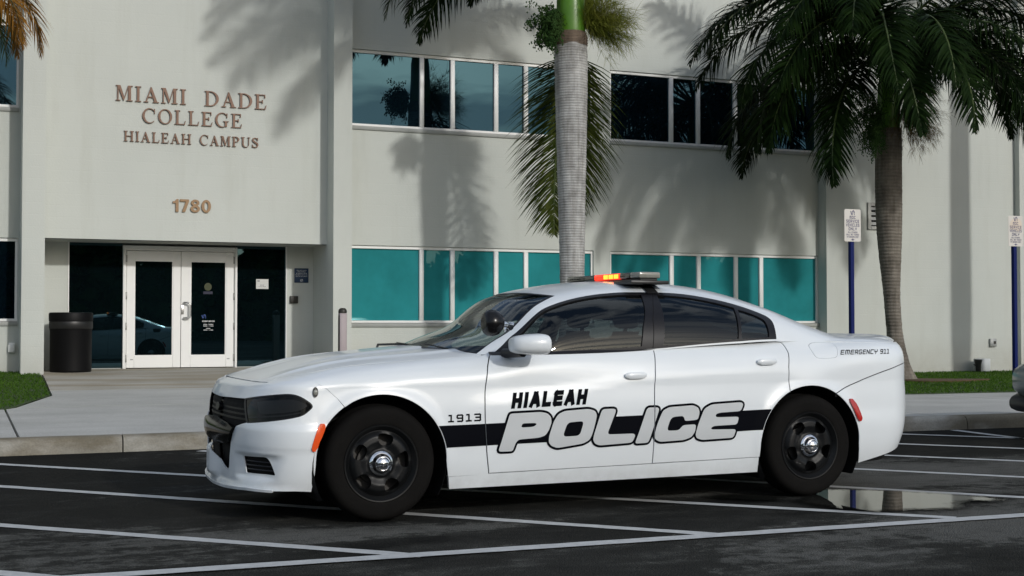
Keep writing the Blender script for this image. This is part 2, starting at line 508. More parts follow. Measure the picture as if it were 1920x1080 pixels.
def mat_window(name, body, refl, fac, wob=0.0):
    """tinted reflective window glass in front of a dark room or a drawn blind"""
    m, N, L, P = new_mat(name)
    tcb = N.new('ShaderNodeTexCoord')
    nb = node(N, 'ShaderNodeTexNoise', Scale=0.9, Detail=4.0, Roughness=0.6); L.new(tcb.outputs['Object'], nb.inputs['Vector'])
    cb = ramp(N, [(0.35, tuple(c * 0.80 for c in body)), (0.65, tuple(c * 1.14 for c in body))]); L.new(nb.outputs['Fac'], cb.inputs['Fac'])
    L.new(cb.outputs['Color'], P.inputs['Base Color'])
    P.inputs['Roughness'].default_value = 0.5
    P.inputs['Specular IOR Level'].default_value = 0.0
    gl = N.new('ShaderNodeBsdfGlossy'); gl.inputs['Color'].default_value = (*refl, 1); gl.inputs['Roughness'].default_value = 0.01
    fr = N.new('ShaderNodeFresnel'); fr.inputs['IOR'].default_value = 1.5
    mp = node(N, 'ShaderNodeMapRange'); mp.inputs['From Min'].default_value = 0.04; mp.inputs['From Max'].default_value = 1.0
    mp.inputs['To Min'].default_value = fac; mp.inputs['To Max'].default_value = 1.0
    L.new(fr.outputs['Fac'], mp.inputs['Value'])
    if wob > 0:
        tc = N.new('ShaderNodeTexCoord')
        no = node(N, 'ShaderNodeTexNoise', Scale=0.9, Detail=1.0); L.new(tc.outputs['Object'], no.inputs['Vector'])
        bp = node(N, 'ShaderNodeBump', Strength=wob, Distance=0.02)
        L.new(no.outputs['Fac'], bp.inputs['Height']); L.new(bp.outputs['Normal'], gl.inputs['Normal'])
    mx = N.new('ShaderNodeMixShader')
    L.new(mp.outputs['Result'], mx.inputs['Fac']); L.new(P.outputs['BSDF'], mx.inputs[1]); L.new(gl.outputs['BSDF'], mx.inputs[2])
    L.new(mx.outputs['Shader'], N['Material Output'].inputs['Surface'])
    return m

def mat_carglass(name, tint):
    m, N, L, P = new_mat(name)
    tr = N.new('ShaderNodeBsdfTransparent'); tr.inputs['Color'].default_value = (*tint, 1)
    gl = N.new('ShaderNodeBsdfGlossy'); gl.inputs['Color'].default_value = (0.95, 1, 1, 1); gl.inputs['Roughness'].default_value = 0.005
    fr = N.new('ShaderNodeFresnel'); fr.inputs['IOR'].default_value = 1.52
    mx = N.new('ShaderNodeMixShader')
    L.new(fr.outputs['Fac'], mx.inputs['Fac']); L.new(tr.outputs['BSDF'], mx.inputs[1]); L.new(gl.outputs['BSDF'], mx.inputs[2])
    L.new(mx.outputs['Shader'], N['Material Output'].inputs['Surface'])
    return m

def mat_paint():
    m, N, L, P = new_mat('white_car_paint')
    tc = N.new('ShaderNodeTexCoord')
    no = node(N, 'ShaderNodeTexNoise', Scale=3.0, Detail=4.0)
    L.new(tc.outputs['Object'], no.inputs['Vector'])
    c = ramp(N, [(0.3, (0.700, 0.735, 0.755)), (0.7, (0.725, 0.760, 0.780))]); L.new(no.outputs['Fac'], c.inputs['Fac'])
    # thin road dirt thrown up along the bottom of the body
    sep = N.new('ShaderNodeSeparateXYZ'); L.new(tc.outputs['Object'], sep.inputs['Vector'])
    mr = node(N, 'ShaderNodeMapRange'); mr.inputs['From Min'].default_value = 0.31; mr.inputs['From Max'].default_value = 0.17
    L.new(sep.outputs['Z'], mr.inputs['Value'])
    d = node(N, 'ShaderNodeTexNoise', Scale=9.0, Detail=6.0, Roughness=0.7); L.new(tc.outputs['Object'], d.inputs['Vector'])
    dr = ramp(N, [(0.35, (0.0, 0.0, 0.0)), (0.75, (0.3, 0.3, 0.3))]); L.new(d.outputs['Fac'], dr.inputs['Fac'])
    mu = node(N, 'ShaderNodeMath', operation='MULTIPLY'); L.new(mr.outputs['Result'], mu.inputs[0]); L.new(dr.outputs['Color'], mu.inputs[1])
    mx = N.new('ShaderNodeMix'); mx.data_type = 'RGBA'; mx.inputs['B'].default_value = (0.24, 0.215, 0.18, 1)
    L.new(mu.outputs[0], mx.inputs['Factor']); L.new(c.outputs['Color'], mx.inputs['A'])
    L.new(mx.outputs['Result'], P.inputs['Base Color'])
    P.inputs['Roughness'].default_value = 0.34
    P.inputs['Coat Weight'].default_value = 0.7
    P.inputs['Coat Roughness'].default_value = 0.09
    return m

M = {}
M['wall'] = mat_wall()
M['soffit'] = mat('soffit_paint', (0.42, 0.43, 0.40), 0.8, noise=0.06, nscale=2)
M['asphalt'] = mat_asphalt()
M['concrete'] = mat_concrete('sidewalk_concrete', (0.425, 0.42, 0.395), (0.54, 0.535, 0.505), (0.86, 0.86, 0.85))
M['apron'] = mat_concrete('stained_concrete', (0.39, 0.37, 0.325), (0.53, 0.51, 0.465), (0.74, 0.68, 0.58))
M['curb'] = mat_concrete('curb_concrete', (0.28, 0.27, 0.235), (0.43, 0.415, 0.37), (0.50, 0.455, 0.38), 2.2)
M['linepaint'] = mat('road_paint', (0.46, 0.47, 0.47), 0.6, noise=0.30, nscale=14, bump=0.3, bscale=90)
M['water'] = mat_puddle()
M['alu'] = mat('window_aluminium', (0.80, 0.80, 0.78), 0.45, metal=0.0, spec=0.6, noise=0.05, nscale=3)
M['sill'] = mat('sill_grey', (0.36, 0.37, 0.35), 0.7, noise=0.08, nscale=4)
M['doorpaint'] = mat('door_white_paint', (0.80, 0.80, 0.78), 0.4, noise=0.03, nscale=5)
M['teal'] = mat_window('teal_glass_blind', (0.027, 0.235, 0.250), (0.45, 0.75, 0.8), 0.055, 0.05)
M['sky_glass'] = mat_window('reflective_blue_glass', (0.002, 0.006, 0.010), (0.092, 0.205, 0.285), 0.25, 0.10)
M['dark_glass'] = mat_window('entrance_glass', (0.0015, 0.004, 0.005), (0.45, 0.85, 1.0), 0.085, 0.0)
M['bronze'] = mat('bronze_letters', (0.115, 0.055, 0.030), 0.45, metal=0.25, noise=0.25, nscale=20)
M['brass'] = mat('brass_numbers', (0.24, 0.145, 0.07), 0.5, metal=0.2, noise=0.2, nscale=30)
M['blackplastic'] = mat('black_plastic', (0.012, 0.012, 0.012), 0.42, noise=0.2, nscale=12)
M['rubber'] = mat('tyre_rubber', (0.0065, 0.0060, 0.0055), 0.85, spec=0.1, noise=0.35, nscale=9, bump=0.2, bscale=60)
M['steelblack'] = mat('black_steel_wheel', (0.0045, 0.005, 0.0055), 0.42, spec=0.22, noise=0.25, nscale=10)
M['chrome'] = mat('chrome', (0.72, 0.73, 0.75), 0.08, metal=1.0)
M['steel'] = mat('brushed_steel', (0.55, 0.55, 0.54), 0.3, metal=1.0)
M['white'] = mat_paint()
M['shell'] = mat('black_underbody', (0.006, 0.006, 0.006), 0.8, spec=0.2)
M['trim'] = mat('black_trim', (0.006, 0.006, 0.008), 0.35, spec=0.3)
M['gloss_black'] = mat('gloss_black', (0.004, 0.0045, 0.004), 0.12, spec=0.05)
M['spot_black'] = mat('black_spotlight_shell', (0.005, 0.005, 0.006), 0.24, spec=0.35)
M['grille_black'] = mat('matt_black_grille', (0.004, 0.004, 0.004), 0.5, spec=0.2)
M['lens_dark'] = mat('smoked_headlight', (0.005, 0.0055, 0.006), 0.08, spec=0.16)
M['lens_grey'] = mat('headlight_reflector', (0.010, 0.011, 0.012), 0.3, spec=0.25)
M['amber'] = mat('amber_marker', (0.78, 0.085, 0.012), 0.2, spec=0.6, coat=0.5)
M['redlens'] = mat('red_marker', (0.42, 0.012, 0.010), 0.15, spec=0.6, coat=0.5)
M['lettergrey'] = mat('reflective_grey_vinyl', (0.50, 0.52, 0.53), 0.4, noise=0.04, nscale=6)
M['letterblack'] = mat('black_vinyl', (0.0035, 0.004, 0.006), 0.55, spec=0.02)
M['carglass'] = mat_carglass('tinted_side_glass', (0.26, 0.31, 0.32))
M['wsglass'] = mat_carglass('windscreen_glass', (0.80, 0.87, 0.80))
M['seat'] = mat('seat_fabric', (0.018, 0.019, 0.021), 0.85, noise=0.3, nscale=14)
M['dash'] = mat('dashboard', (0.012, 0.012, 0.013), 0.6)
M['liner'] = mat('headliner', (0.30, 0.31, 0.30), 0.9)
M['clear_lens'] = mat('clear_lens', (0.24, 0.24, 0.21), 0.12, spec=0.6, coat=0.6, noise=0.2, nscale=30)
M['smoke_lens'] = mat('smoked_lens', (0.03, 0.03, 0.02), 0.12, spec=0.6, coat=0.6)
M['lit_red'] = mat('lit_red_lens', (0.5, 0.02, 0.01), 0.2, emit=(1.0, 0.045, 0.012), estr=1.4)
M['lit_amber'] = mat('lit_amber_lamp', (0.5, 0.1, 0.01), 0.2, emit=(1.0, 0.27, 0.02), estr=4.0)
M['blueplaque'] = mat('blue_plaque', (0.018, 0.045, 0.105), 0.4)
M['paper'] = mat('white_paper', (0.62, 0.62, 0.60), 0.7)
M['ink'] = mat('dark_ink', (0.03, 0.03, 0.05), 0.6)
M['signink'] = mat('blue_grey_ink', (0.09, 0.085, 0.16), 0.6)
M['signwhite'] = mat('faded_sign_white', (0.60, 0.57, 0.52), 0.5, noise=0.12, nscale=5)
M['signfaded'] = mat('faded_sign_orange', (0.62, 0.53, 0.43), 0.5, noise=0.2, nscale=4)
M['printwhite'] = mat('white_print', (0.7, 0.7, 0.7), 0.6)
M['bluepost'] = mat('blue_post_paint', (0.003, 0.010, 0.085), 0.5, spec=0.15, noise=0.15, nscale=6)
M['brownpost'] = mat('brown_post', (0.36, 0.31, 0.32), 0.6, noise=0.08, nscale=6)
M['darkbox'] = mat('dark_reader', (0.022, 0.020, 0.015), 0.5)
M['greybox'] = mat('grey_metal', (0.34, 0.35, 0.34), 0.55, metal=0.2, noise=0.1, nscale=15)
M['bin'] = mat('black_bin_metal', (0.004, 0.004, 0.0045), 0.5, spec=0.15, bump=0.1, bscale=50)
M['galv'] = mat('galvanised_vent', (0.33, 0.33, 0.31), 0.5, metal=0.4, noise=0.2, nscale=18)
M['grass'] = mat_leaf('grass_blades', (0.035, 0.088, 0.010), (0.085, 0.165, 0.022), 0.3)
M['soil'] = mat('lawn_soil', (0.035, 0.06, 0.012), 0.95, noise=0.5, nscale=9)
M['mulch'] = mat('brown_leaf_litter', (0.09, 0.05, 0.025), 0.9, noise=0.5, nscale=18)
M['frond'] = mat_leaf('palm_leaflets', (0.0045, 0.0125, 0.0030), (0.013, 0.029, 0.0055), 0.10)
M['frond_old'] = mat_leaf('ageing_palm_leaflets', (0.024, 0.042, 0.009), (0.070, 0.085, 0.017), 0.18)
M['frond_brown'] = mat_leaf('dying_palm_leaflets', (0.17, 0.085, 0.016), (0.32, 0.155, 0.03), 0.25)
M['rachis'] = mat('palm_rachis', (0.05, 0.075, 0.016), 0.5, noise=0.2, nscale=6)
M['crownshaft'] = mat('green_crownshaft', (0.075, 0.19, 0.014), 0.35, spec=0.5, noise=0.35, nscale=2.5)
M['trunk'] = mat_trunk('palm_trunk_grey', (0.20, 0.197, 0.19), (0.56, 0.56, 0.55), 13)
M['trunk_brown'] = mat_trunk('palm_trunk_brown', (0.085, 0.072, 0.058), (0.24, 0.215, 0.18), 9)
M['flower'] = mat_leaf('palm_flower_strands', (0.13, 0.17, 0.022), (0.27, 0.28, 0.055), 0.25)
M['fruit'] = mat_leaf('green_palm_fruit', (0.022, 0.055, 0.016), (0.055, 0.105, 0.03), 0.1)
M['flower_dry'] = mat_leaf('dry_palm_strands', (0.07, 0.055, 0.02), (0.14, 0.10, 0.035), 0.15)
M['treeleaf'] = mat_leaf('tree_leaves', (0.022, 0.050, 0.012), (0.05, 0.09, 0.022), 0.2)
M['greypaint'] = mat('grey_car_paint', (0.17, 0.20, 0.20), 0.3, metal=0.3, coat=0.7)

# ------------------------------------------------------------------ lettering (stroke and serif glyphs)
def seg_poly(a, b, t, e=0.5):
    a = np.array(a, float); b = np.array(b, float)
    d = b - a; l = np.hypot(*d)
    d = d / l if l > 1e-9 else np.array((1.0, 0.0))
    n = np.array((-d[1], d[0])) * t / 2
    a = a - d * t * e; b = b + d * t * e
    return np.array([a - n, b - n, b + n, a + n])

STROKE = {
 'A': (.8, [[(0, 0), (0, .72), (.2, 1), (.6, 1), (.8, .72), (.8, 0)], [(0, .42), (.8, .42)]]),
 'B': (.75, [[(0, 0), (0, 1), (.55, 1), (.7, .88), (.7, .64), (.55, .52), (0, .52)], [(.55, .52), (.75, .4), (.75, .12), (.6, 0), (0, 0)]]),
 'C': (.75, [[(.75, 1), (.12, 1), (0, .88), (0, .12), (.12, 0), (.75, 0)]]),
 'D': (.75, [[(0, 0), (0, 1), (.55, 1), (.75, .8), (.75, .2), (.55, 0), (0, 0)]]),
 'a': (.86, [[(0, 0), (.36, 1), (.50, 1), (.86, 0)], [(.18, .30), (.68, .30)]]),
 'E': (.72, [[(.72, 1), (.1, 1), (0, .9), (0, .1), (.1, 0), (.72, 0)], [(0, .52), (.66, .52)]]),
 'F': (.7, [[(.7, 1), (0, 1), (0, 0)], [(0, .5), (.6, .5)]]),
 'G': (.78, [[(.78, 1), (.12, 1), (0, .88), (0, .12), (.12, 0), (.66, 0), (.78, .1), (.78, .45), (.42, .45)]]),
 'H': (.78, [[(0, 0), (0, 1)], [(.78, 0), (.78, 1)], [(0, .5), (.78, .5)]]),
 'I': (.0, [[(0, 0), (0, 1)]]),
 'K': (.7, [[(0, 0), (0, 1)], [(.7, 1), (.05, .5), (.7, 0)]]),
 'L': (.66, [[(0, 1), (0, 0), (.66, 0)]]),
 'M': (.9, [[(0, 0), (0, .9), (.1, 1), (.8, 1), (.9, .9), (.9, 0)], [(.45, 1), (.45, 0)]]),
 'N': (.78, [[(0, 0), (0, 1), (.78, 0), (.78, 1)]]),
 'O': (.8, [[(.12, 0), (0, .12), (0, .88), (.12, 1), (.68, 1), (.8, .88), (.8, .12), (.68, 0), (.12, 0)]]),
 'P': (.72, [[(0, 0), (0, 1), (.6, 1), (.72, .88), (.72, .55), (.6, .43), (0, .43)]]),
 'R': (.76, [[(0, 0), (0, 1), (.64, 1), (.76, .88), (.76, .58), (.64, .46), (0, .46)], [(.4, .46), (.76, 0)]]),
 'S': (.74, [[(.74, 1), (.1, 1), (0, .9), (0, .62), (.1, .52), (.64, .52), (.74, .42), (.74, .1), (.64, 0), (0, 0)]]),
 'T': (.74, [[(0, 1), (.74, 1)], [(.37, 1), (.37, 0)]]),
 'U': (.78, [[(0, 1), (0, .12), (.12, 0), (.66, 0), (.78, .12), (.78, 1)]]),
 'V': (.78, [[(0, 1), (.39, 0), (.78, 1)]]),
 'W': (1.0, [[(0, 1), (.25, 0), (.5, .8), (.75, 0), (1, 1)]]),
 'X': (.76, [[(0, 0), (.76, 1)], [(0, 1), (.76, 0)]]),
 'Y': (.78, [[(0, 1), (0, .62), (.1, .5), (.68, .5), (.78, .62), (.78, 1)], [(.39, .5), (.39, 0)]]),
 '0': (.72, [[(.12, 0), (0, .12), (0, .88), (.12, 1), (.6, 1), (.72, .88), (.72, .12), (.6, 0), (.12, 0)]]),
 '1': (.6, [[(.05, 1), (.32, 1), (.32, 0)], [(0, 0), (.6, 0)]]),
 '3': (.72, [[(0, 1), (.62, 1), (.72, .9), (.72, .1), (.62, 0), (0, 0)], [(.15, .52), (.72, .52)]]),
 '4': (.72, [[(.6, 0), (.6, 1), (0, .32), (.72, .32)]]),
 '7': (.7, [[(0, 1), (.7, 1), (.28, 0)]]),
 '8': (.72, [[(.12, 0), (0, .12), (0, .42), (.1, .52), (.06, .62), (.06, .9), (.16, 1), (.56, 1), (.66, .9), (.66, .62), (.62, .52), (.72, .42), (.72, .12), (.6, 0), (.12, 0)], [(.1, .52), (.62, .52)]]),
 '9': (.72, [[(.1, 0), (.62, 0), (.72, .1), (.72, .88), (.62, 1), (.1, 1), (0, .88), (0, .62), (.1, .5), (.72, .5)]]),
 ':': (.0, [[(0, .18), (0, .26)], [(0, .66), (0, .74)]]),
 '-': (.4, [[(0, .45), (.4, .45)]]),
 "'": (.0, [[(0, .8), (0, 1)]]),
}
def stroke_text(s, thick=0.18, gap=0.3, space=0.7, condense=1.0):
    """-> list of (char, loops) laid along u with cap height 1, and the total width"""
    x = 0.0; out = []
    for ch in s:
        if ch == ' ':
            x += space; continue
        w, lines = STROKE[ch]
        loops = []
        for ln in lines:
            for a, b in zip(ln[:-1], ln[1:]):
                q = seg_poly((x + thick / 2 + a[0] * condense, thick / 2 + a[1] * (1 - thick)), (x + thick / 2 + b[0] * condense, thick / 2 + b[1] * (1 - thick)), thick)
                loops.append(ccw(q))
        out.append((ch, loops))
        x += w * condense + thick + gap
    return out, x - gap

def rect(x0, y0, x1, y1): return np.array([(x0, y0), (x1, y0), (x1, y1), (x0, y1)], float)
def ell(cx, cy, rx, ry, a0=0, a1=360, n=28):
    return [(cx + rx * math.cos(R(a0 + (a1 - a0) * k / n)), cy + ry * math.sin(R(a0 + (a1 - a0) * k / n))) for k in range(n + 1)]
def arc_band(o, i): return ccw(np.array(list(o) + list(i)[::-1]))
def serif_glyph(ch):
    S = []
    st = lambda x: S.append(rect(x, 0, x + .15, 1))
    sb = lambda x0, x1: S.append(rect(x0, 0, x1, .05))
    stp = lambda x0, x1: S.append(rect(x0, .95, x1, 1))
    if ch == 'I': st(.10); sb(0, .35); stp(0, .35); w = .35
    elif ch == 'M':
        S.append(rect(.09, 0, .16, 1)); S.append(rect(.74, 0, .90, 1))
        S.append(ccw([(.09, 1), (.27, 1), (.53, .16), (.46, 0)])); S.append(ccw([(.46, 0), (.53, .16), (.78, 1), (.72, 1)]))
        sb(0, .27); sb(.63, 1.0); stp(0, .22); stp(.76, 1.0); w = 1.0
    elif ch == 'A':
        S.append(ccw([(.09, 0), (.17, 0), (.45, .86), (.42, 1)])); S.append(ccw([(.40, 1), (.47, 1), (.83, 0), (.65, 0), (.40, .80)]))
        S.append(rect(.2, .32, .66, .38)); sb(0, .28); sb(.55, .92); w = .9
    elif ch == 'D':
        st(.1); sb(0, .35); stp(0, .35)
        S.append(arc_band(ell(.32, .5, .56, .5, -90, 90), ell(.30, .5, .42, .45, -90, 90))); w = .9
    elif ch in 'EL':
        st(.1); sb(0, .4); stp(0, .36); S.append(rect(.2, 0, .68, .055)); S.append(ccw([(.62, .05), (.68, .05), (.74, .28), (.70, .28)]))
        if ch == 'E':
            S.append(rect(.2, .945, .66, 1)); S.append(rect(.61, .76, .66, .95)); S.append(rect(.2, .49, .48, .545)); S.append(rect(.46, .40, .51, .64))
        w = .74
    elif ch == 'H':
        st(.1); st(.70); S.append(rect(.2, .48, .75, .545)); sb(0, .36); sb(.60, .95); stp(0, .36); stp(.60, .95); w = .95
    elif ch in 'CG':
        S.append(arc_band(ell(.48, .5, .46, .53, 42, 318), ell(.52, .5, .35, .47, 48, 312)))
        S.append(rect(.80, .66, .85, .99))
        if ch == 'G': S.append(rect(.68, .04, .83, .42)); S.append(rect(.58, .38, .95, .43)); w = .96
        else: w = .88
    elif ch == 'O':
        S.append(np.array(ell(.48, .5, .47, .53)[:-1])); S.append(np.array(ell(.48, .5, .32, .47)[:-1])[::-1]); w = .96
    elif ch == 'P':
        st(.1); sb(0, .38); stp(0, .35)
        S.append(arc_band(ell(.30, .725, .42, .275, -90, 90), ell(.28, .725, .28, .22, -90, 90))); S.append(rect(.2, .45, .31, .505)); w = .74
    elif ch == 'U':
        S.append(rect(.1, .3, .25, 1)); S.append(rect(.74, .3, .80, 1)); stp(0, .36); stp(.64, .92)
        S.append(arc_band(ell(.45, .32, .35, .35, 180, 360), ell(.495, .32, .245, .29, 180, 360))); w = .92
    elif ch == 'S':
        pts = [(.58, .80), (.50, .93), (.32, .97), (.15, .90), (.10, .76), (.18, .63), (.36, .53), (.54, .42), (.60, .27), (.52, .10), (.33, .03), (.15, .07), (.08, .22)]
        wd = [.05, .06, .07, .10, .14, .15, .16, .16, .14, .10, .07, .06, .05]
        for k in range(len(pts) - 1):
            S.append(ccw(seg_poly(pts[k], pts[k + 1], (wd[k] + wd[k + 1]) / 2, .35)))
        S.append(rect(.57, .70, .62, 1.0)); S.append(rect(.04, 0, .09, .30)); w = .68
    return w, [ccw(s) if not (ch == 'O' and k == 1) else s for k, s in enumerate(S)]

SANS = {'1': (.42, [rect(.22, 0, .42, 1), ccw([(0, .66), (.22, .70), (.22, 1), (.28, 1)][0:4]), rect(.02, .68, .25, .82)]),
        '7': (.62, [rect(0, .82, .62, 1), ccw([(.40, .85), (.62, .85), (.36, 0), (.14, 0)])]),
        '8': (.66, [arc_band(ell(.33, .27, .33, .28, 0, 359.9, 30), ell(.33, .27, .13, .11, 0, 359.9, 30)), arc_band(ell(.33, .75, .29, .26, 0, 359.9, 30), ell(.33, .75, .11, .09, 0, 359.9, 30))]),
        '0': (.66, [arc_band(ell(.33, .5, .33, .515, 0, 359.9, 34), ell(.33, .5, .135, .33, 0, 359.9, 34))])}

# ------------------------------------------------------------------ ground
def smooth01(a, b, x):
    t = max(0.0, min(1.0, (x - a) / (b - a)))
    return t * t * (3 - 2 * t)
def gz(x, y):
    """height of the ground behind the kerb: it rises to the doors, and stays low on the right"""
    t = max(0.0, min(1.0, (y - 12.9) / (24.8 - 12.9)))
    return 0.15 + t * ((0.38 - 0.27 * smooth01(7.5, 13.5, x)) - 0.15)
def curb_y(x):
    if x < 2.5: return 12.78
    if x > 7.5: return 11.95 - (x - 7.5) * 0.03
    return 12.78 + (11.95 - 12.78) * smooth01(2.5, 7.5, x)

tag(mesh_ob('asphalt_lot', [(-220, -160, 0), (240, -160, 0), (240, 220, 0), (-220, 220, 0)], [(0, 1, 2, 3)], M['asphalt']), kind='structure')

def paint_line(pts, w, z=0.004, par=None):
    bm = bmesh.new()
    pts = [Vector((p[0], p[1], z)) for p in pts]
    # broken edges: the paint is worn, so its sides wander by a few millimetres
    L = (pts[-1] - pts[0]).length; n = max(2, int(L / 0.12))
    d = (pts[-1] - pts[0]).normalized(); s = Vector((-d.y, d.x, 0))
    prev = None
    for k in range(n + 1):
        p = pts[0].lerp(pts[-1], k / n)
        a = bm.verts.new(p + s * (w / 2 + random.uniform(-.004, .004))); b = bm.verts.new(p - s * (w / 2 + random.uniform(-.004, .004)))
        if prev: bm.faces.new((prev[0], prev[1], b, a))
        prev = (a, b)
    return bm_ob('painted_line', bm, M['linepaint'], par)
lines = [[(-9.0, 6.77), (24.0, 5.90)]]
for a, b in [((-1.6, 10.28), (2.13, 6.55)), ((-1.4, 12.3), (3.87, 6.58)), ((-.2, 12.68), (5.55, 6.56)), ((2.15, 12.6), (7.22, 6.46)),
             ((3.95, 12.35), (8.93, 6.42)), ((5.75, 12.1), (10.72, 6.36)), ((7.55, 11.9), (12.4, 6.32)), ((9.2, 11.85), (14.1, 6.28)), ((-3.6, 10.6), (.42, 6.60)), ((10.3, 11.8), (10.2, 10.66))]:
    d_ = math.hypot(b[0] - a[0], b[1] - a[1]); e_ = .14 if b[1] < 7 else 0
    lines.append([a, (b[0] + (b[0] - a[0]) / d_ * e_, b[1] + (b[1] - a[1]) / d_ * e_)])
for k, l in enumerate(lines):
    o = paint_line(l, 0.105 if k else 0.12, 0.008 if k == 0 else 0.004)
    tag(o, kind='structure')

# puddle: thin sheet of standing water with an uneven rim
pud = smooth_loop([(5.15, 7.50), (5.45, 7.92), (5.86, 7.98), (6.20, 7.62), (6.45, 7.30), (6.58, 6.98), (6.42, 6.86), (6.18, 6.90), (6.02, 6.74), (5.80, 6.70), (5.50, 6.70), (5.25, 6.78), (5.10, 7.0), (5.08, 7.25)], 2)
pud2 = smooth_loop([(4.62, 7.85), (4.9, 8.02), (5.16, 7.86), (5.24, 7.62), (5.12, 7.42), (4.85, 7.52)], 2)
def wob(L):
    return np.array([(x + .035 * math.sin(7 * y + 3 * x), y + .03 * math.sin(9 * x + 2)) for x, y in densify(L, .06)])
for L in (pud, pud2):
    rim = ccw(wob(L)); V, T = cdt([rim], .05)
    o = tag(mesh_ob('puddle', [(x, y, 0.012) for x, y in V], T, M['water']), kind='structure')
    dep = np.sqrt(((V[:, None] - rim[None]) ** 2).sum(2).min(1))
    o.data.attributes.new('depth', 'FLOAT', 'POINT').data.foreach_set('value', np.clip(dep / .22, 0, 1).astype(np.float32))

# kerb: concrete sections with open joints
xs = [-19, -16, -13, -10.5, -7.5, -4.5, -1.52, 1.48, 4.5, 7.55, 10.55, 13.6, 16.6, 19.6, 22.6, 25.6]
kerb = tag(thing('kerb', (0, 0, 0)), kind='structure')
def kerb_section(x0, x1):
    bm = bmesh.new(); n = 8; prev = None
    prof = [(0.0, -.05), (0.008, 0.085), (0.022, 0.122), (0.045, 0.142), (0.08, 0.152), (0.16, 0.154), (0.16, -.05)]
    for k in range(n + 1):
        x = x0 + 0.006 + (x1 - x0 - 0.012) * k / n
        ring = [bm.verts.new((x, curb_y(x) + d, z)) for d, z in prof]
        if prev:
            for i in range(len(prof) - 1): bm.faces.new((prev[i], ring[i], ring[i + 1], prev[i + 1]))
        else: bm.faces.new(ring)
        prev = ring
    bm.faces.new(prev[::-1])
    return bm_ob('kerb_section', bm, M['curb'], kerb, angle=50)
for a, b in zip(xs[:-1], xs[1:]): kerb_section(a, b)

# pavement slabs
def sheet(name, poly, m, parent=None, dz=0.0, step=0.5, thick=0.10, kind=None):
    V, T = cdt([ccw(poly)], step)
    verts = [(x, y, gz(x, y) + dz) for x, y in V]; faces = [tuple(t) for t in T]
    for a, b in boundary(T):
        q = []
        for i, d in ((b, 0), (a, 0), (a, -thick), (b, -thick)):
            verts.append((V[i][0], V[i][1], gz(*V[i]) + dz + d)); q.append(len(verts) - 1)
        faces.append(tuple(q))
    o = mesh_ob(name, verts, faces, m, parent)
    if kind: tag(o, kind=kind)
    return o
tag(mesh_ob('bed_under_paving', *(lambda g: ([(x, y, gz(x, y) - .075) for x, y in g[0]], g[1]))(cdt([ccw([(-19, 12.95), (2, 12.95), (8, 12.15), (25.6, 11.7), (25.6, 25), (-19, 25)])], 1.0)), M['soil']), kind='structure')
walk = tag(thing('pavement', (0, 0, 0)), kind='structure')
def front_edge(x0, x1):
    n = 10
    return [(x0 + (x1 - x0) * k / n, curb_y(x0 + (x1 - x0) * k / n) + 0.165) for k in range(n + 1)]
g = 0.012
def back_y(x): return 16.2 if x < 9 else 16.2 - 0.32 * (x - 9) / 5 if x < 14 else 15.88 - 0.05 * (x - 14)
for x0, x1 in ((-19, -14.5), (-14.5, -9.9), (-9.9, -5.2), (-5.2, .58)):
    sheet('paving_slab', front_edge(x0 + g, x1 - g) + [(x1 - g, back_y(x1) - g), (x0 + g, back_y(x0) - g)], M['concrete'], walk)
sheet('paving_slab', front_edge(.58 + g, 7.2 - g) + [(7.2 - g, 16.4 - g), (.70, 16.4 - g), (.58 + g, 16.2)], M['concrete'], walk)
for x0, x1 in ((7.2, 10.3), (10.3, 13.4), (13.4, 16.5), (16.5, 19.6), (19.6, 22.7), (22.7, 25.6)):
    sheet('paving_slab', front_edge(x0 + g, x1 - g) + [(x1 - g, back_y(x1)), (x0 + g, back_y(x0))], M['concrete'], walk)
sheet('paving_slab', [(.71, 16.4 + g), (7.2 - g, 16.4 + g), (7.0, 19.3 - g), (1.265, 19.3 - g), (1.23, 18.3)], M['concrete'], walk)
sheet('paving_slab', [(1.265, 19.3 + g), (7.0, 19.3 + g), (6.9, 24.83), (1.40, 24.83), (1.40, 22.9), (1.33, 21)], M['apron'], walk)

# lawns: soil sheet plus grass blades
GL = [(-19, 16.22), (.57, 16.22), (.68, 16.45), (1.20, 18.3), (1.30, 21.0), (1.36, 23.4), (1.36, 24.2), (-19, 24.2)]
GR = [(7.03, 19.3), (7.22, 16.25)] + [(x, back_y(x) + .02) for x in (9, 11, 14, 18, 22, 25.6)] + [(25.6, 23.9), (6.95, 23.9)]
for P_ in (GL, GR):
    sheet('lawn_soil', P_, M['soil'], None, 0.003, 0.6, 0.08, 'structure')
def grass(poly, lo, hi, n, name):
    P_ = np.stack([rng.uniform(lo[0], hi[0], n), rng.uniform(lo[1], hi[1], n)], 1)
    P_ = P_[winding(P_, [ccw(poly)]) != 0]
    n = len(P_)
    h = rng.uniform(.016, .038, n); a = rng.uniform(0, 2 * np.pi, n); w = rng.uniform(.005, .011, n); lean = rng.uniform(0, .05, n); b = rng.uniform(0, 2 * np.pi, n)
    z = np.array([gz(x, y) for x, y in P_]) + .01
    dx = np.cos(a) * w; dy = np.sin(a) * w
    V = np.stack([np.stack([P_[:, 0] - dx, P_[:, 1] - dy, z], 1), np.stack([P_[:, 0] + dx, P_[:, 1] + dy, z], 1),
                  np.stack([P_[:, 0] + lean * np.cos(b), P_[:, 1] + lean * np.sin(b), z + h], 1)], 1).reshape(-1, 3)
    F = np.arange(3 * n).reshape(-1, 3)
    return tag(mesh_ob(name, V, F, M['grass']), 'short green lawn grass beside the paving', 'grass', kind='stuff')
grass(GL, (-4.5, 16.2), (1.4, 24.2), 34000, 'grass')
grass(GR, (7.0, 15.8), (24.5, 23.9), 80000, 'grass')
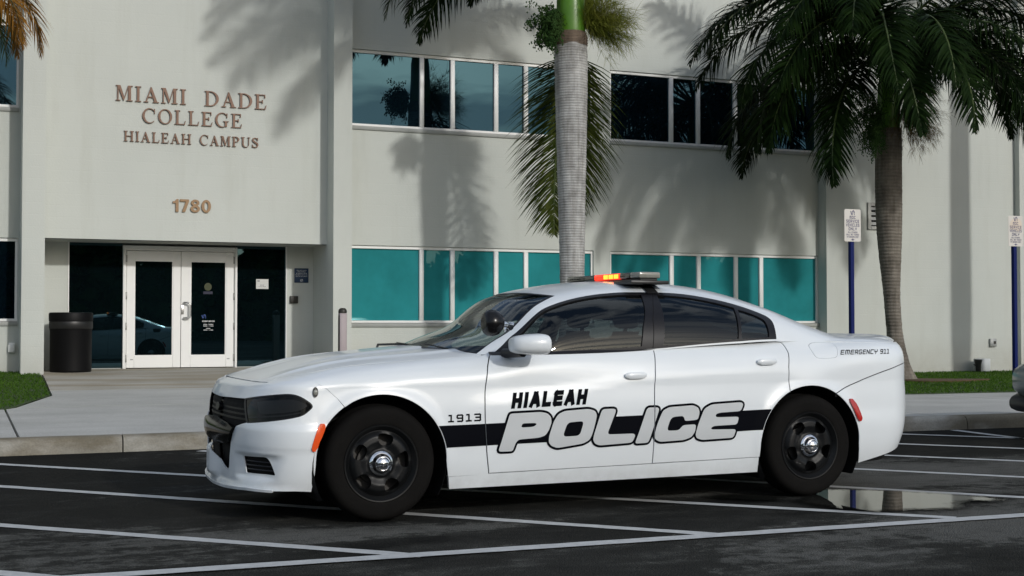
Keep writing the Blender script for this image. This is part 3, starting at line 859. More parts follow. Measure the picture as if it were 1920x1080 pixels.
# bare leaf litter at the foot of the right palm
tag(sheet('leaf_litter', smooth_loop([(16.0, 19.3), (16.6, 19.0), (17.3, 19.2), (18.0, 19.50), (17.5, 19.70), (17.0, 20.1), (16.4, 20.4), (15.9, 20.0)], 2), M['mulch'], None, 0.038, 0.3, 0.05), kind='structure')

# ------------------------------------------------------------------ building
bld = thing('college_building', (6, 24, 0), 'pale stucco two storey college building with teal window bands and white double doors', 'building')
bld.location = (0, 0, 0)
TOP = 9.2
def wall(name, x0, x1, z0, z1, y, depth, holes=(), m=None, parent=bld, left=True, right=True):
    """front face at y with rectangular holes (hx0,hx1,hz0,hz1) and their reveals"""
    X = sorted({x0, x1, *[h[0] for h in holes], *[h[1] for h in holes]}); Zs = sorted({z0, z1, *[h[2] for h in holes], *[h[3] for h in holes]})
    V = []; F = []
    def quad(a, b, c, d):
        n = len(V); V.extend([a, b, c, d]); F.append((n, n + 1, n + 2, n + 3))
    for i in range(len(X) - 1):
        for j in range(len(Zs) - 1):
            cx = (X[i] + X[i + 1]) / 2; cz = (Zs[j] + Zs[j + 1]) / 2
            if any(h[0] < cx < h[1] and h[2] < cz < h[3] for h in holes): continue
            quad((X[i], y, Zs[j]), (X[i + 1], y, Zs[j]), (X[i + 1], y, Zs[j + 1]), (X[i], y, Zs[j + 1]))
    for h in holes:
        a, b, c, d = h; e = y + depth
        quad((a, y, c), (a, e, c), (a, e, d), (a, y, d)); quad((b, y, c), (b, y, d), (b, e, d), (b, e, c))
        quad((a, y, d), (a, e, d), (b, e, d), (b, y, d)); quad((a, y, c), (b, y, c), (b, e, c), (a, e, c))
        quad((a, e, c), (b, e, c), (b, e, d), (a, e, d))
    e = y + depth + 0.02
    if left: quad((x0, y, z0), (x0, y, z1), (x0, e, z1), (x0, e, z0))
    if right: quad((x1, y, z0), (x1, e, z0), (x1, e, z1), (x1, y, z1))
    quad((x0, y, z1), (x1, y, z1), (x1, e, z1), (x0, e, z1)); quad((x0, y, z0), (x0, e, z0), (x1, e, z0), (x1, y, z0))
    return mesh_ob(name, V, F, m or M['wall'], parent)

YW = 23.80
def band(xa, xb, mull, z0, z1, y, glass, left_frame=True, right_frame=True, sillz=0.072):
    """a strip window: outer frame, mullions, one pane per bay, a grey sill course"""
    fy0, fy1 = y + 0.035, y + 0.105
    bm = bmesh.new()
    top = 0.06; bot = 0.05
    add_box(bm, xa, xb, fy0, fy1, z1 - top, z1 - .003, 0.006, 1)
    add_box(bm, xa, xb, fy0, fy1, z0 + .003, z0 + bot, 0.006, 1)
    edges = []
    if left_frame: add_box(bm, xa + .003, xa + .042, fy0 + .002, fy1, z0 + bot, z1 - top); edges.append(xa + .042)
    else: edges.append(xa)
    er = xb
    if right_frame: add_box(bm, xb - .042, xb - .003, fy0 + .002, fy1, z0 + bot, z1 - top); er = xb - .042
    w = bm_ob('window', bm, M['alu'], bld, angle=40)
    for a, b in mull:
        box('mullion', a, b, fy0 - .006, fy1 - .01, z0 + bot, z1 - top, M['alu'], w, 0.006, 1)
    ed = edges + [v for m_ in mull for v in m_] + [er]
    for k in range(0, len(ed), 2):
        tilt = random.uniform(-.004, .004); tz = random.uniform(-.003, .003)
        a, b = ed[k] - .01, ed[k + 1] + .01
        yy = fy1 - 0.03
        V = [(a, yy - tilt, z0 + .03), (b, yy + tilt, z0 + .03), (b, yy + tilt + tz, z1 - .04), (a, yy - tilt + tz, z1 - .04)]
        mesh_ob('pane', V, [(0, 1, 2, 3)], glass, w)
    box('sill', xa, xb, y - .028, y + .06, z0 - sillz, z0, M['sill'], w, 0.004, 1)
    return w

HU = (4.86, 6.29); HL = (1.20, 2.645)
LB = (6.69, 11.78); RB = (12.148, 17.158)
ML = [(8.139, 8.224), (8.76, 8.847), (9.656, 9.746), (10.284, 10.375)]
MR = [(13.529, 13.622), (14.169, 14.259), (15.065, 15.156), (15.685, 15.778)]
wall('wall', 6.68, 17.16, -.1, TOP, YW, .12, [(LB[0], LB[1], HU[0], HU[1]), (RB[0], RB[1], HU[0], HU[1]), (LB[0], LB[1], HL[0], HL[1]), (RB[0], RB[1], HL[0], HL[1])])
band(LB[0], LB[1], ML, *HU, YW, M['sky_glass']); band(RB[0], RB[1], MR, *HU, YW, M['sky_glass'])
band(LB[0], LB[1], ML, *HL, YW, M['teal']); band(RB[0], RB[1], MR, *HL, YW, M['teal'])
# pillars and the sign wall over the recessed entrance
wall('pillar', 6.335, 6.678, -.1, TOP, 23.34, .6)
wall('pillar', 1.065, 1.425, -.1, TOP, 23.34, .8)
wall('sign_wall', 1.425, 6.335, 2.64, TOP, YW, .15, left=False, right=False)
# recess: soffit, side cheeks, back wall with the glazed front
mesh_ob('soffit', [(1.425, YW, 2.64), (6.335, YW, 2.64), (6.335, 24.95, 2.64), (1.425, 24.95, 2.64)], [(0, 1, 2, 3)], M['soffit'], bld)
mesh_ob('side_wall', [(6.337, 23.92, -.1), (6.337, 24.9, -.1), (6.337, 24.9, 2.75), (6.337, 23.92, 2.75)], [(0, 1, 2, 3)], M['wall'], bld)
mesh_ob('side_wall', [(1.423, 24.1, -.1), (1.423, 24.9, -.1), (1.423, 24.9, 2.75), (1.423, 24.1, 2.75)], [(0, 1, 2, 3)], M['wall'], bld)
wall('back_wall', 1.42, 1.906, 0, 2.7, 24.8, .1, left=False)
wall('back_wall', 5.83, 6.34, 0, 2.7, 24.8, .1, right=False)
wall('back_wall', 1.9, 5.84, -.1, 2.75, 24.93, .05)
DY = 24.80
# glazed front: side lights, door frame, two leaves
sl = box('side_light', 1.906, 1.925, DY - .02, DY + .1, .38, 2.64, M['alu'], bld)
mesh_ob('pane', [(1.915, DY + .04, .385), (2.845, DY + .04, .385), (2.845, DY + .04, 2.638), (1.915, DY + .04, 2.638)], [(0, 1, 2, 3)], M['dark_glass'], sl)
box('bottom_rail', 1.925, 2.843, DY + .02, DY + .08, .375, .395, M['sill'], sl)
sr = box('side_light', 5.812, 5.831, DY - .02, DY + .1, .38, 2.64, M['alu'], bld)
mesh_ob('pane', [(4.88, DY + .04, .385), (5.82, DY + .04, .385), (5.82, DY + .04, 2.638), (4.88, DY + .04, 2.638)], [(0, 1, 2, 3)], M['dark_glass'], sr)
box('bottom_rail', 4.892, 5.812, DY + .02, DY + .08, .375, .395, M['sill'], sr)
bm = bmesh.new()
add_box(bm, 2.845, 2.892, DY - .05, DY + .10, .38, 2.60, .005, 1); add_box(bm, 4.852, 4.892, DY - .05, DY + .10, .38, 2.60, .005, 1)
add_box(bm, 2.892, 4.852, DY - .05, DY + .10, 2.545, 2.60, .005, 1); add_box(bm, 2.892, 4.852, DY - .02, DY + .10, 2.515, 2.545, .004, 1)
add_box(bm, 2.892, 2.908, DY + .0, DY + .10, .38, 2.515); add_box(bm, 4.838, 4.852, DY + .0, DY + .10, .38, 2.515)
bm_ob('door_frame', bm, M['doorpaint'], bld, angle=40)
bm = bmesh.new(); add_box(bm, 2.80, 4.93, DY - .05, DY + .1, .33, .379)
bm_ob('threshold', bm, M['galv'], bld)
def leaf(x0, x1, gx0, gx1, hinge_x):
    z0, z1 = .395, 2.508; gz0, gz1 = .607, 2.335
    y0, y1 = DY - .012, DY + .038
    bm = bmesh.new()
    add_box(bm, x0, gx0, y0, y1, z0, z1, .004, 1); add_box(bm, gx1, x1, y0, y1, z0, z1, .004, 1)
    add_box(bm, gx0 + .0005, gx1 - .0005, y0 + .001, y1, z0, gz0, .003, 1); add_box(bm, gx0 + .0005, gx1 - .0005, y0 + .001, y1, gz1, z1, .003, 1)
    d = bm_ob('door', bm, M['doorpaint'], bld, angle=40)
    bm = bmesh.new()
    for a, b, c, e in ((gx0, gx0 + .016, gz0, gz1), (gx1 - .016, gx1, gz0, gz1), (gx0 + .016, gx1 - .016, gz0, gz0 + .016), (gx0 + .016, gx1 - .016, gz1 - .016, gz1)):
        add_box(bm, a, b, y0 + .007, y1 - .01, c, e)
    bm_ob('glazing_bead', bm, M['alu'], d)
    mesh_ob('pane', [(gx0, DY + .016, gz0), (gx1, DY + .016, gz0), (gx1, DY + .016, gz1), (gx0, DY + .016, gz1)], [(0, 1, 2, 3)], M['dark_glass'], d)
    for hz in (.50, 1.08, 1.63, 2.30):
        box('hinge', hinge_x - .012, hinge_x + .012, y0 - .016, y0 + .004, hz, hz + .13, M['galv'], d, .004, 1)
    xs_ = x0 + .07 if hinge_x < (x0 + x1) / 2 else x1 - .12
    box('maker_plate', xs_, xs_ + .05, y0 - .002, y0 + .002, .535, .555, M['greybox'], d)
    return d
leaf(2.912, 3.868, 3.048, 3.730, 2.908)
dr = leaf(3.876, 4.832, 4.045, 4.692, 4.838)
hx = 3.985
tube('handle', [(hx - .065, DY - .015, 1.575), (hx - .06, DY - .075, 1.575), (hx - .01, DY - .10, 1.575), (hx + .04, DY - .10, 1.56), (hx + .045, DY - .10, 1.53), (hx + .045, DY - .10, 1.34), (hx + .04, DY - .10, 1.31), (hx - .01, DY - .10, 1.295), (hx - .06, DY - .075, 1.295), (hx - .065, DY - .015, 1.295)], .016, M['steel'], dr, 10)
box('lock_plate', hx - .115, hx - .06, DY - .022, DY - .010, 1.36, 1.53, M['steel'], dr, .006, 2)

# left wing beyond the left pillar
wall('wall', -14.0, 1.07, -.1, TOP, 24.0, .12, [(-5.2, 1.028, 4.85, 6.3), (-5.2, 1.035, 1.225, 2.64)])
MLW = [(-3.9, -3.81), (-2.9, -2.81), (-1.6, -1.51), (-.6, -.51)]
band(-5.2, 1.028, MLW, 4.85, 6.3, 24.0, M['sky_glass']); band(-5.2, 1.035, MLW, 1.225, 2.64, 24.0, M['sky_glass'])
# right block and the piers at the right edge
wall('wall', 17.16, 22.33, -.2, TOP, 23.52, .6)
wall('pillar', 22.33, 22.9, -.2, TOP, 23.36, .6)
wall('wall', 22.9, 40, -.2, TOP, 23.6, .4)
bm = bmesh.new(); add_box(bm, -14, 40, 24.1, 36, TOP - .3, TOP)
bm_ob('roof', bm, M['soffit'], bld)
wall('parapet_joint', 6.678, 6.684, -.1, TOP, 23.795, .02, m=M['sill'])

# louvred vent on the right block
vb = bmesh.new()
vx0, vx1, vz0, vz1 = 18.215, 18.78, 3.225, 3.81
for a, b, c, d in ((vx0, vx0 + .085, vz0, vz1), (vx1 - .085, vx1, vz0, vz1), (vx0 + .085, vx1 - .085, vz0, vz0 + .075), (vx0 + .085, vx1 - .085, vz1 - .075, vz1)):
    add_box(vb, a, b, 23.475, 23.519, c, d, .004, 1)
vent = bm_ob('vent', vb, M['galv'], bld, angle=40)
mesh_ob('backing', [(vx0 + .05, 23.515, vz0 + .05), (vx1 - .05, 23.515, vz0 + .05), (vx1 - .05, 23.515, vz1 - .05), (vx0 + .05, 23.515, vz1 - .05)], [(0, 1, 2, 3)], M['shell'], vent)
for k in range(4):
    z = vz0 + .10 + k * .108
    mesh_ob('slat', [(vx0 + .088, 23.478, z), (vx1 - .088, 23.478, z), (vx1 - .088, 23.508, z + .066), (vx0 + .088, 23.508, z + .066),
                     (vx0 + .088, 23.481, z - .004), (vx1 - .088, 23.481, z - .004)], [(0, 1, 2, 3), (4, 5, 1, 0)], M['galv'], vent)

# raised bronze letters, each its own piece
def wall_letters(text, x0, x1, z0, h, gap, space):
    items = []; x = 0
    for ch in text:
        if ch == ' ': x += space; continue
        w, loops = serif_glyph(ch)
        items.append((x, loops)); x += w + gap
    s = (x1 - x0) / (x - gap)
    for dx, loops in items:
        LL = [np.stack([(L[:, 0] + dx) * s + x0, L[:, 1] * h + z0], 1) for L in loops]
        solid('letter', LL, lambda u, v, d: (u, YW - .006 - d, v), .03, M['bronze'], bld)
wall_letters('MIAMI  DADE', 2.588, 5.205, 5.045, .268, .16, .50)
wall_letters('COLLEGE', 3.03, 4.766, 4.687, .25, .17, .5)
wall_letters('HIALEAH CAMPUS', 2.727, 5.064, 4.348, .178, .17, .66)
x = 3.557
tot = sum(SANS[c][0] for c in '1780') + 3 * .10
for c in '1780':
    w, loops = SANS[c]; s = (4.225 - 3.557) / tot
    LL = [ccw(np.stack([np.asarray(L)[:, 0] * s + x, np.asarray(L)[:, 1] * .222 + 3.152], 1)) for L in loops]
    solid('numeral', LL, lambda u, v, d: (u, YW - .006 - d, v), .028, M['brass'], bld)
    x += (w + .10) * s

# ------------------------------------------------------------------ small things on and near the walls
def text_on(name, s, u0, v0, h, width, to3d, m, parent, thick=.2, gap=.3, space=.7):
    """flat print: one mesh for a line of words"""
    items, w = stroke_text(s, thick, gap, space)
    sx = width / w
    V = []; F = []
    for ch, loops in items:
        v, t = cdt([np.stack([L[:, 0] * sx + u0, L[:, 1] * h + v0], 1) for L in loops])
        n = len(V); V += [to3d(a, b) for a, b in v]; F += [tuple(i + n for i in q) for q in t]
    return mesh_ob(name, V, F, m, parent)

def logo_loops(u, v, s):
    """slanted double-arch college mark"""
    a = [(0, .85), (.22, .85), (.40, .25), (.40, 0), (.22, 0)]
    b = [(.46, 0), (.60, 0), (.74, .55), (.70, .80), (.84, .80), (.98, .55), (.98, .30), (1.12, .30), (1.14, .62), (.98, 1), (.62, 1), (.50, .82), (.58, .5)]
    c = [(.94, 0), (1.14, 0), (1.14, .24), (1.0, .24)]
    return [ccw(np.array(p) * s + np.array((u, v))) for p in (a, b, c)]

def flat_print(name, loops, to3d, m, parent):
    V, T = cdt(loops)
    return mesh_ob(name, [to3d(a, b) for a, b in V], T, m, parent)

# blue plaque and card reader in the entrance recess
pl = box('wall_plaque', 5.976, 6.245, DY - .014, DY - .001, 1.966, 2.238, M['blueplaque'], None, .004, 1)
tag(pl, 'small square blue plaque with white print on the recess wall', 'sign')
P3 = lambda y: (lambda a, b: (a, y, b))
for k, (s, w) in enumerate([('SMOKE AND TOBACCO', .19), ('FREE CAMPUS', .15), ('NO SMOKING VAPING', .21), ('OR TOBACCO USE OF ANY', .23), ('KIND ON THIS CAMPUS', .22)]):
    text_on('lettering', s, 6.11 - w / 2, 2.192 - k * .0285, .014, w, P3(DY - .0165), M['printwhite'], pl)
flat_print('emblem', logo_loops(6.083, 1.985, .048), P3(DY - .0165), M['printwhite'], pl)
cr_ = box('card_reader', 5.887, 6.041, DY - .05, DY - .001, 1.573, 1.713, M['darkbox'], None, .008, 2)
tag(cr_, 'small dark square card reader on the wall below the blue plaque', 'card reader')
nt = box('paper_notice', 5.259, 5.491, DY + .032, DY + .0375, 1.842, 2.025, M['paper'], None)
tag(nt, 'white paper notice on the glass right of the doors', 'notice')
box('printed_block', 5.28, 5.325, DY + .0305, DY + .0318, 1.982, 1.998, M['ink'], nt)
text_on('lettering', 'NOTICE', 5.335, 1.905, .016, .07, P3(DY + .0312), M['ink'], nt)
text_on('lettering', 'PLEASE USE OTHER DOOR', 5.305, 1.878, .012, .135, P3(DY + .0312), M['ink'], nt)
# print on the right door glass
pd = DY + .0125
for k, (s, z, w, h) in enumerate([('STUDENT SERVICES', 1.223, .225, .026), ('MONDAY - THURSDAY', 1.168, .18, .018), ('8:00 - 7:00', 1.140, .18, .016), ('FRIDAY', 1.094, .075, .016), ('8:00 - 4:30', 1.066, .17, .016)]):
    text_on('door_lettering', s, 4.375 - w / 2, z, h, w, P3(pd), M['printwhite'], dr, .24)
flat_print('door_emblem', logo_loops(4.25, 1.29, .07), P3(pd), mat('blue_print', (.01, .05, .22), .5), dr)
flat_print('door_sticker', [np.array(ell(4.365, 1.87, .068, .072, 0, 354, 24))], P3(pd), mat('faded_yellow_sticker', (.030, .040, .006), .6), dr)
flat_print('door_sticker', [rect(4.28, 1.735, 4.45, 1.785)], P3(pd), mat('faded_blue_sticker', (.004, .006, .028), .6), dr)

# litter bin
bn = thing('litter_bin', (1.905, 24.05, gz(1.9, 24.05)), 'black cylindrical litter bin standing left of the entrance doors', 'bin')
bm = bmesh.new(); add_lathe(bm, [(0, 0), (.335, 0), (.343, .02), (.343, .03), (.345, .70), (.35, .72), (.353, .74)], 48)
bm_ob('body', bm, M['bin'], bn, angle=40)
bm = bmesh.new(); add_lathe(bm, [(.353, .74), (.360, .75), (.360, .84), (.356, .86), (.352, .862)], 48)
bm_ob('band', bm, M['blackplastic'], bn, angle=40)
bm = bmesh.new(); add_lathe(bm, [(.352, .862), (.362, .87), (.366, .985), (.355, 1.012), (.33, 1.018), (.22, 1.0), (.19, .98), (.18, .9), (0, .9)], 48)
bm_ob('lid', bm, M['bin'], bn, angle=35)
for k in range(40):
    pass
# bollard in front of the pillar
bx, by = 6.22, 22.3
bz = gz(bx, by)
bo = thing('push_button_post', (bx, by, bz), 'brown square post with dark cap in front of the entrance pillar', 'post')
box('post', -.062, .062, -.062, .062, 0, 1.04, M['brownpost'], bo, .006, 1)
box('button_plate', -.067, -.063, -.045, .045, .1, 1.0, M['darkbox'], bo)
bm = bmesh.new(); add_lathe(bm, [(.072, 0), (.074, .03), (.068, .06), (.045, .085), (0, .09)], 20, c=(0, 0, 1.04))
bm_ob('cap', bm, M['darkbox'], bo, angle=50)
# boxes on the outer walls
lb_ = box('outlet_cover', .905, 1.0, 23.93, 23.998, .70, .87, M['alu'], None, .012, 2)
tag(lb_, 'small pale weatherproof outlet cover on the wall left of the pillar', 'outlet cover')
box('flap', .895, .985, 23.90, 23.932, .71, .84, M['alu'], lb_, .01, 2)
eb = box('meter_box', 21.545, 21.73, 23.47, 23.519, .675, .856, M['greybox'], None, .006, 1)
tag(eb, 'small grey metal box mounted on the blank right wall', 'electrical box')
box('latch', 21.64, 21.70, 23.462, 23.471, .74, .80, M['darkbox'], eb)
fl = thing('ground_floodlight', (20.9, 23.15, gz(20.9, 23.15)), 'small dark floodlight with pale box in the grass at the wall foot', 'floodlight')
box('ballast_box', .06, .40, .05, .22, .02, .30, mat('pale_box', (.5, .52, .52), .5, noise=.05), fl, .01, 1)
bm = bmesh.new(); add_lathe(bm, [(0, 0), (.05, 0), (.055, .03), (.065, .18), (.085, .26), (.085, .285), (.07, .285), (.06, .25), (0, .25)], 20)
bm_ob('lamp_head', bm, M['blackplastic'], fl, angle=40)
tube('bracket', [(-.12, 0, .18), (-.06, 0, .15), (.0, 0, .12)], .012, M['blackplastic'], fl, 8)

# service vehicle signs
def sign(px, label, faded):
    s = thing('service_sign', (px, 16.6, gz(px, 16.6)), label, 'sign', 'service vehicle parking signs')
    h0 = 2.92 - gz(px, 16.6)
    bm = bmesh.new()
    # square perforated tube
    add_box(bm, -.033, .033, -.033, .033, -.05, h0 - .02, .005, 1)
    bm_ob('post', bm, M['bluepost'], s, angle=40)
    W, H = .150, .245
    lp = []
    for cx, cy, a in ((W - .025, -H + .025, -90), (W - .025, H - .025, 0), (-W + .025, H - .025, 90), (-W + .025, -H + .025, 180)):
        lp += ell(cx, cy, .025, .025, a, a + 90, 6)
    zc_ = h0 - .245
    pn = solid('sign_panel', [ccw(lp)], lambda u, v, d: (u, -.036 - d, zc_ + v), .004, M['signwhite'], s)
    q = lambda a, b: (a, -.0425, zc_ + b)
    if faded:
        flat_print('faded_patch', [ccw(smooth_loop([(-.11, .19), (.11, .21), (.14, .05), (.06, -.02), (-.02, .03), (-.13, .02)], 2))], lambda a, b: (a, -.0413, zc_ + b), M['signfaded'], pn)
    flat_print('emblem', logo_loops(-.042, .158, .07), q, M['signink'], pn)
    for k, (t, w, hh, v) in enumerate([('MDC', .11, .046, .098), ('SERVICE', .235, .046, .040), ('VEHICLES', .245, .046, -.018), ('ONLY', .15, .046, -.076), ('ALL OTHERS', .17, .024, -.117), ('WILL BE TOWED', .23, .024, -.152), ('AT OWNERS COST', .21, .024, -.187)]):
        text_on('lettering', t, -w / 2, v, hh, w, q, M['signink'], pn, .2)
    flat_print('arrow', [ccw([(-.04, -.216), (-.012, -.210), (-.012, -.202), (.012, -.202), (.012, -.210), (.04, -.216), (.012, -.222), (.012, -.230), (-.012, -.230), (-.012, -.222)])], q, M['signink'], pn)
    return s
sign(12.56, 'white service vehicles sign on blue post left of the right palm trunk', False)
sign(15.74, 'white sun faded service vehicles sign on blue post beside the grey car', True)

# ------------------------------------------------------------------ police car: body surfaces
# car frame: x rearwards from the front axle, y towards the side we see, z up
def pchip(xs,ys):
    xs=np.asarray(xs,float);ys=np.asarray(ys,float);h=np.diff(xs);d=np.diff(ys)/h
    m=np.zeros(len(xs));m[0]=d[0];m[-1]=d[-1]
    for i in range(1,len(xs)-1):
        if d[i-1]*d[i]>0:
            w1=2*h[i]+h[i-1];w2=h[i]+2*h[i-1];m[i]=(w1+w2)/(w1/d[i-1]+w2/d[i])
    def f(x):
        x=np.clip(np.asarray(x,float),xs[0],xs[-1]);i=np.clip(np.searchsorted(xs,x,side='right')-1,0,len(xs)-2)
        t=(x-xs[i])/h[i];t2=t*t;t3=t2*t
        return (2*t3-3*t2+1)*ys[i]+(t3-2*t2+t)*h[i]*m[i]+(-2*t3+3*t2)*ys[i+1]+(t3-t2)*h[i]*m[i+1]
    return f
ZS=.79;XA=-.38;XB=3.45;NF=2.6;NR=3.6;NUB=3.0;NG=2.6;ZB=.93
Wp=pchip([-.38,-.35,0,.6,2.6,3.1,3.38,3.45],[.925,.925,.945,.945,.948,.955,.940,.940])
dz=pchip([.1,.18,.27,.35,.5,.62,.79],[.07,.045,.02,.008,0,0,.012])
xN=pchip([.08,.2,.3,.56,.65,.72,.79],[-.79,-.805,-.808,-.808,-.80,-.785,-.75])
xR=pchip([.15,.3,.45,.67,.8,1.0],[3.93,4.02,4.08,4.11,4.11,4.09])
zc=pchip([-.75,-.735,-.70,-.484,-.132,.196,.42,.7,1.0,1.3,2.6,3.0,3.4,3.9,4.03,4.07,4.09,4.10],
         [.79,.802,.818,.884,.966,1.003,1.024,1.055,1.14,1.17,1.17,1.13,1.105,1.102,1.096,1.07,1.01,.79])
zr=pchip([.42,.6,.85,1.136,1.4,1.65,1.82,2.1,2.47,2.92,3.3,3.63,3.93],[1.02,1.09,1.18,1.376,1.44,1.473,1.483,1.484,1.458,1.358,1.215,1.11,1.07])
wg=pchip([.42,.8,1.2,2.6,3.2,3.93],[.80,.855,.87,.87,.84,.76])
warp=pchip([.42,1.136,1.8],[.30,.10,0])
def sst(a,b,x):
    t=np.clip((x-a)/(b-a),0,1);return t*t*(3-2*t)
crz=pchip([.4,.95,1.9,2.8,3.3],[.70,.74,.86,.90,.9])
def flare(x,z):
    o=0
    for c in (0.,3.05):
        r=np.hypot(x-c,z-.355);o=o+.014*np.exp(-((r-.41)/.045)**2)*sst(.2,.4,z)
    return o
def yside(x,z):
    """S side half width, z<=ZS"""
    cr=.010*sst(.06,-.06,z-crz(x))*sst(.35,.6,x)*sst(2.75,2.4,x) if False else 0
    return Wp(x)-dz(np.minimum(z,ZS))+flare(x,np.minimum(z,ZS+.2))*sst(ZS+.1,ZS-.05,z)
def plan(x):
    """half width at ZS level for any x"""
    x=np.asarray(x,float)
    w=Wp(x)-dz(ZS)
    tf=np.clip((XA-x)/(XA-xN(ZS)),0,1);tb=np.clip((x-XB)/(xR(ZS)-XB),0,1)
    return w*(1-tf**NF)**(1/NF)*(1-tb**NR)**(1/NR)
def nu(x):return NUB+1.8*sst(3.0,3.7,x)
def zU(x,y):
    t=np.clip(np.abs(y)/np.maximum(plan(x),1e-4),0,1)
    return ZS+(zc(x)-ZS)*(1-t**nu(x))**(1/nu(x))
def yU(x,z):
    t=np.clip((z-ZS)/np.maximum(zc(x)-ZS,1e-4),0,1)
    return plan(x)*(1-t**nu(x))**(1/nu(x))
def yG(x,z):
    t=np.clip((z-ZB)/np.maximum(zr(x)-ZB,1e-4),0,1)
    return wg(x)*(1-t**NG)**(1/NG)
def smax(a,b,k=.05):return .5*(a+b+np.sqrt((a-b)**2+k*k))-k*.0
def Gp(x,a):
    """greenhouse surface, a in 0..pi (mirrors past pi/2)"""
    c=np.cos(a);s=np.sin(a);r=(np.abs(c)**NG+np.abs(s)**NG)**(-1/NG)
    yy=r*c;zz=ZB+(zr(x)-ZB)*r*s
    y=wg(x)*yy
    bl=sst(2.75,3.05,x)
    yb=smax(np.abs(y),yU(x,zz),.05)*np.sign(np.where(c==0,1,c))
    y=y*(1-bl)+yb*bl*sst(0,.15,np.abs(c))+y*bl*(1-sst(0,.15,np.abs(c)))
    return np.stack([x+warp(x)*yy*yy,y,zz],-1)
def Sp(s,z):
    """side wrap; s=x between XA and XB, wraps round the nose / tail beyond"""
    s,z=np.broadcast_arrays(np.asarray(s,float),np.asarray(z,float))
    x=np.clip(s,XA,XB)
    zl=np.minimum(z,ZS)
    bl=sst(2.6,3.05,x)*sst(.9,1.0,z)*sst(3.43,3.25,x)
    yu=yU(x,z);yg=yG(x,z)
    yhi=np.where(z>.9,(1-bl)*np.maximum(yu,0)+bl*smax(yu,yg,.05),yu)
    y=np.where(z>ZS,yhi+flare(x,np.full_like(z,ZS))*sst(ZS+.1,ZS-.05,z),yside(x,z))
    out=np.stack([x,y,z],-1)
    for sg,x0,L,N,ext in ((-1,XA,1.15,NF,xN),(1,XB,1.25,NR,xR)):
        m=(s<x0) if sg<0 else (s>x0)
        if not m.any():continue
        a=np.abs(s[m]-x0)/L*np.pi/2
        zz=z[m];lx=np.abs(ext(np.minimum(zz,ZS))-x0);w=yside(np.full_like(zz,x0),np.minimum(zz,ZS))
        r=(np.abs(np.cos(a))**N+np.abs(np.sin(a))**N)**(-1/N)
        px=lx*np.sin(a);py=w*np.cos(a)
        hi=zz>ZS
        if hi.any():
            lo_=np.zeros(hi.sum());hi_=r[hi].copy()
            for k in range(40):
                md=.5*(lo_+hi_);zz_=zU(x0+sg*md*px[hi],md*py[hi]);up=zz_>zz[hi]
                lo_=np.where(up,md,lo_);hi_=np.where(up,hi_,md)
            r[hi]=lo_
        out[m]=np.stack([x0+sg*r*px,r*py,zz],-1)
    return out


def yneg(P): return P * np.array([1.0, -1.0, 1.0])
def map_side(uv): return yneg(Sp(uv[:, 0], uv[:, 1]))
def map_green(uv): return yneg(Gp(uv[:, 0], uv[:, 1]))
def map_top(uv): return yneg(np.stack([uv[:, 0], uv[:, 1], zU(uv[:, 0], uv[:, 1])], -1))

def surf_normals(fn, uv, P):
    e = 2e-3
    du = fn(uv + np.array([e, 0])) - fn(uv - np.array([e, 0]))
    dv = fn(uv + np.array([0, e])) - fn(uv - np.array([0, e]))
    n = np.cross(du, dv)
    l = np.linalg.norm(n, axis=1, keepdims=True)
    n = n / np.maximum(l, 1e-12)
    c = np.stack([np.clip(P[:, 0], -.3, 3.5), P[:, 1] * 0, np.full(len(P), .55)], -1)
    s = np.sign((n * (P - c)).sum(1)); s[s == 0] = 1
    n = n * s[:, None]
    n[l[:, 0] < 1e-12] = (0, 0, 1)
    return n

def panel(name, loops, fn, m, parent=None, step=.024, off=0.0, flange=.012, mirror=None, relief=None, keep=None):
    """cut a panel out of a body surface. mirror: name for the same panel on the far side"""
    V, T = cdt(loops, step, keep)
    P = fn(V); N = surf_normals(fn, V, P)
    if relief is not None:
        d = relief(V)[:, None]; P2 = P + N * d
        e = 2e-3
        def g(uv):
            p = fn(uv); return p + surf_normals(fn, uv, p) * relief(uv)[:, None]
        N2 = surf_normals(g, V, P2); P, N = P2, N2
    P = P + N * off
    # consistent winding with the normals
    fn_ = np.cross(P[T[:, 1]] - P[T[:, 0]], P[T[:, 2]] - P[T[:, 0]])
    fl = (fn_ * N[T[:, 0]]).sum(1) < 0
    T[fl] = T[fl][:, ::-1]
    verts = P.tolist(); nor = N.tolist(); faces = T.tolist()
    if flange > 0:
        for a, b in boundary(T):
            q = [P[a], P[b], P[b] - N[b] * flange, P[a] - N[a] * flange]
            n = np.cross(q[1] - q[0], q[3] - q[0]); n = -n / max(np.linalg.norm(n), 1e-12)
            k = len(verts)
            verts += [x.tolist() for x in q]; nor += [n.tolist()] * 4
            faces.append([k + 3, k + 2, k + 1, k])
    o = mesh_ob(name, verts, faces, m, parent, normals=nor)
    if mirror:
        vm = [(x, -y, z) for x, y, z in verts]; nm = [(x, -y, z) for x, y, z in nor]
        o2 = mesh_ob(mirror, vm, [f[::-1] for f in faces], m, parent, normals=nm)
        return o, o2
    return o

XF, YC = 2.37, 8.57
car = thing('police_car', (XF, YC, 0), 'white police sedan with black side stripe parked across the hatched lines', 'police car')

